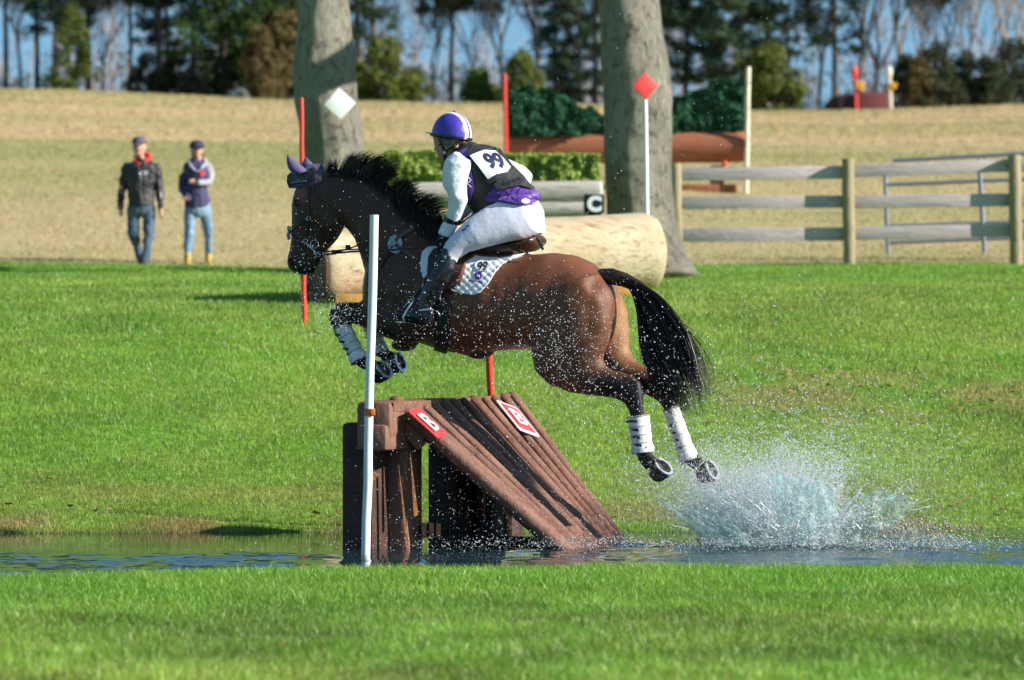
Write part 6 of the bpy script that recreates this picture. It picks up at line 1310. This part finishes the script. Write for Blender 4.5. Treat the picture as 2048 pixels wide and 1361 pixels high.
# torn sheets of water
M_SHEET = bpy.data.materials.new("water_sheet"); M_SHEET.use_nodes = True; nn_ = M_SHEET.node_tree.nodes; LL = M_SHEET.node_tree.links
b = nn_["Principled BSDF"]; b.inputs["Base Color"].default_value = (.42, .68, .68, 1); b.inputs["Roughness"].default_value = .15; b.inputs["Specular IOR Level"].default_value = .9
tcn = nn_.new("ShaderNodeTexCoord"); mpn = nn_.new("ShaderNodeMapping"); mpn.inputs["Rotation"].default_value = (0, R(-38), 0); mpn.inputs["Scale"].default_value = (5, 3, 16); nz = nn_.new("ShaderNodeTexNoise"); nz.inputs["Scale"].default_value = 2.2; nz.inputs["Detail"].default_value = 9; nz.inputs["Roughness"].default_value = .72; nz.inputs["Distortion"].default_value = .6
LL.new(tcn.outputs["Object"], mpn.inputs[0]); LL.new(mpn.outputs[0], nz.inputs[0]); rp = nn_.new("ShaderNodeMapRange"); rp.inputs[1].default_value = .42; rp.inputs[2].default_value = .68; rp.inputs[3].default_value = .16; rp.inputs[4].default_value = .85; LL.new(nz.outputs[0], rp.inputs[0]); LL.new(rp.outputs[0], b.inputs["Alpha"])
trn = nn_.new("ShaderNodeBsdfTranslucent"); trn.inputs[0].default_value = (.45, .92, .90, 1); tpt = nn_.new("ShaderNodeBsdfTransparent"); ma = nn_.new("ShaderNodeMixShader"); mb = nn_.new("ShaderNodeMixShader"); mb.inputs[0].default_value = .45
LL.new(rp.outputs[0], ma.inputs[0]); LL.new(tpt.outputs[0], ma.inputs[1]); LL.new(trn.outputs[0], ma.inputs[2]); LL.new(b.outputs[0], mb.inputs[1]); LL.new(ma.outputs[0], mb.inputs[2]); LL.new(mb.outputs[0], nn_["Material Output"].inputs[0])
cr = nn_.new("ShaderNodeMix"); cr.data_type = 'RGBA'; cr.inputs[6].default_value = (.08, .60, .54, 1); cr.inputs[7].default_value = (.88, .94, .96, 1); rp2 = nn_.new("ShaderNodeMapRange"); rp2.inputs[1].default_value = .38; rp2.inputs[2].default_value = .54; LL.new(nz.outputs[0], rp2.inputs[0]); LL.new(rp2.outputs[0], cr.inputs[0]); LL.new(cr.outputs[2], b.inputs["Base Color"])
bp = nn_.new("ShaderNodeBump"); bp.inputs["Strength"].default_value = 1; bp.inputs["Distance"].default_value = .03; LL.new(nz.outputs[0], bp.inputs["Height"]); LL.new(bp.outputs[0], b.inputs["Normal"])
g = Geo()
def sheet(base, topl, Yb, bulge, seed, nu=40, nv=22, rag=.22):
    """a curtain of water between a curve on the pond and a torn upper edge"""
    V = []
    for i in range(nu + 1):
        u = i / nu; b0_ = poly_at(base, [u])[0]; t0_ = poly_at(topl, [u])[0]; cut = 1 - rag * (.5 + .5 * mnoise.noise(Vector((u * 9, seed, 0)))) - rag * .5 * abs(mnoise.noise(Vector((u * 28, seed, 3))))
        for j in range(nv + 1):
            v = j / nv * cut; x = b0_[0] * (1 - v) + t0_[0] * v; y = b0_[1] * (1 - v) + t0_[1] * v; Yq = Yb + bulge * math.sin(u * math.pi) * (1 - .6 * v) + .10 * mnoise.noise(Vector((u * 6, v * 4, seed))) + .03 * mnoise.noise(Vector((u * 22, v * 14, seed)))
            V.append(P(x + 3 * mnoise.noise(Vector((u * 12, v * 9, seed + 5))), y, Yq))
    return V, [(i * (nv + 1) + j, i * (nv + 1) + j + 1, (i + 1) * (nv + 1) + j + 1, (i + 1) * (nv + 1) + j) for i in range(nu) for j in range(nv)]
for k, a_ in enumerate((([(1455, 1088), (1500, 1090), (1545, 1090)], [(1325, 962), (1352, 985), (1420, 1000)], 26.1, -.15), ([(1500, 1090), (1570, 1092), (1640, 1090)], [(1400, 935), (1500, 930), (1560, 950)], 26.3, -.2), ([(1545, 1090), (1610, 1092), (1668, 1085)], [(1520, 945), (1600, 925), (1655, 960)], 26.2, -.25), ([(1590, 1090), (1640, 1090), (1680, 1084)], [(1610, 930), (1650, 945), (1672, 990)], 26.05, -.1), ([(1430, 1088), (1470, 1092), (1510, 1092)], [(1340, 1000), (1380, 1010), (1450, 1030)], 25.95, -.1), ([(1470, 1090), (1530, 1092), (1600, 1090)], [(1330, 955), (1400, 950), (1470, 985)], 25.75, -.1), ([(1560, 1090), (1620, 1092), (1670, 1088)], [(1530, 925), (1590, 935), (1668, 960)], 25.7, -.1), ([(1640, 1090), (1700, 1092), (1760, 1090)], [(1700, 985), (1770, 960), (1850, 985)], 26.0, -.1), ([(1420, 1090), (1480, 1092), (1540, 1090)], [(1290, 985), (1340, 1000), (1400, 1020)], 25.7, -.1))):
    g.add(*sheet(a_[0], a_[1], a_[2], a_[3], k * 7.3))
me = g.mesh("splash_sheets"); me.materials.append(M_SHEET); so = link(bpy.data.objects.new("splash_sheets", me)); tag(so, "torn translucent sheets of water rising where the hooves left the pond", None, None, "stuff")
g = Geo()
for k, a_ in enumerate((([(1640, 1088), (1760, 1092), (1860, 1090)], [(1680, 1036), (1750, 1030), (1850, 1060)], 26.1, -.15), ([(1760, 1092), (1850, 1094), (1930, 1092)], [(1790, 1045), (1860, 1040), (1925, 1070)], 26.0, -.1))): g.add(*sheet(a_[0], a_[1], a_[2], a_[3], 60 + k * 5.1, rag=.5))
mm = M_SHEET.copy(); mm.name = "muddy_water_sheet"; 
for nd in mm.node_tree.nodes:
    if nd.bl_idname == "ShaderNodeMix": nd.inputs[6].default_value = (.16, .14, .10, 1); nd.inputs[7].default_value = (.52, .49, .44, 1)
me = g.mesh("muddy_sheets"); me.materials.append(mm); so = link(bpy.data.objects.new("muddy_sheets", me)); tag(so, "grey brown curls of muddy water right of the splash", None, None, "stuff")
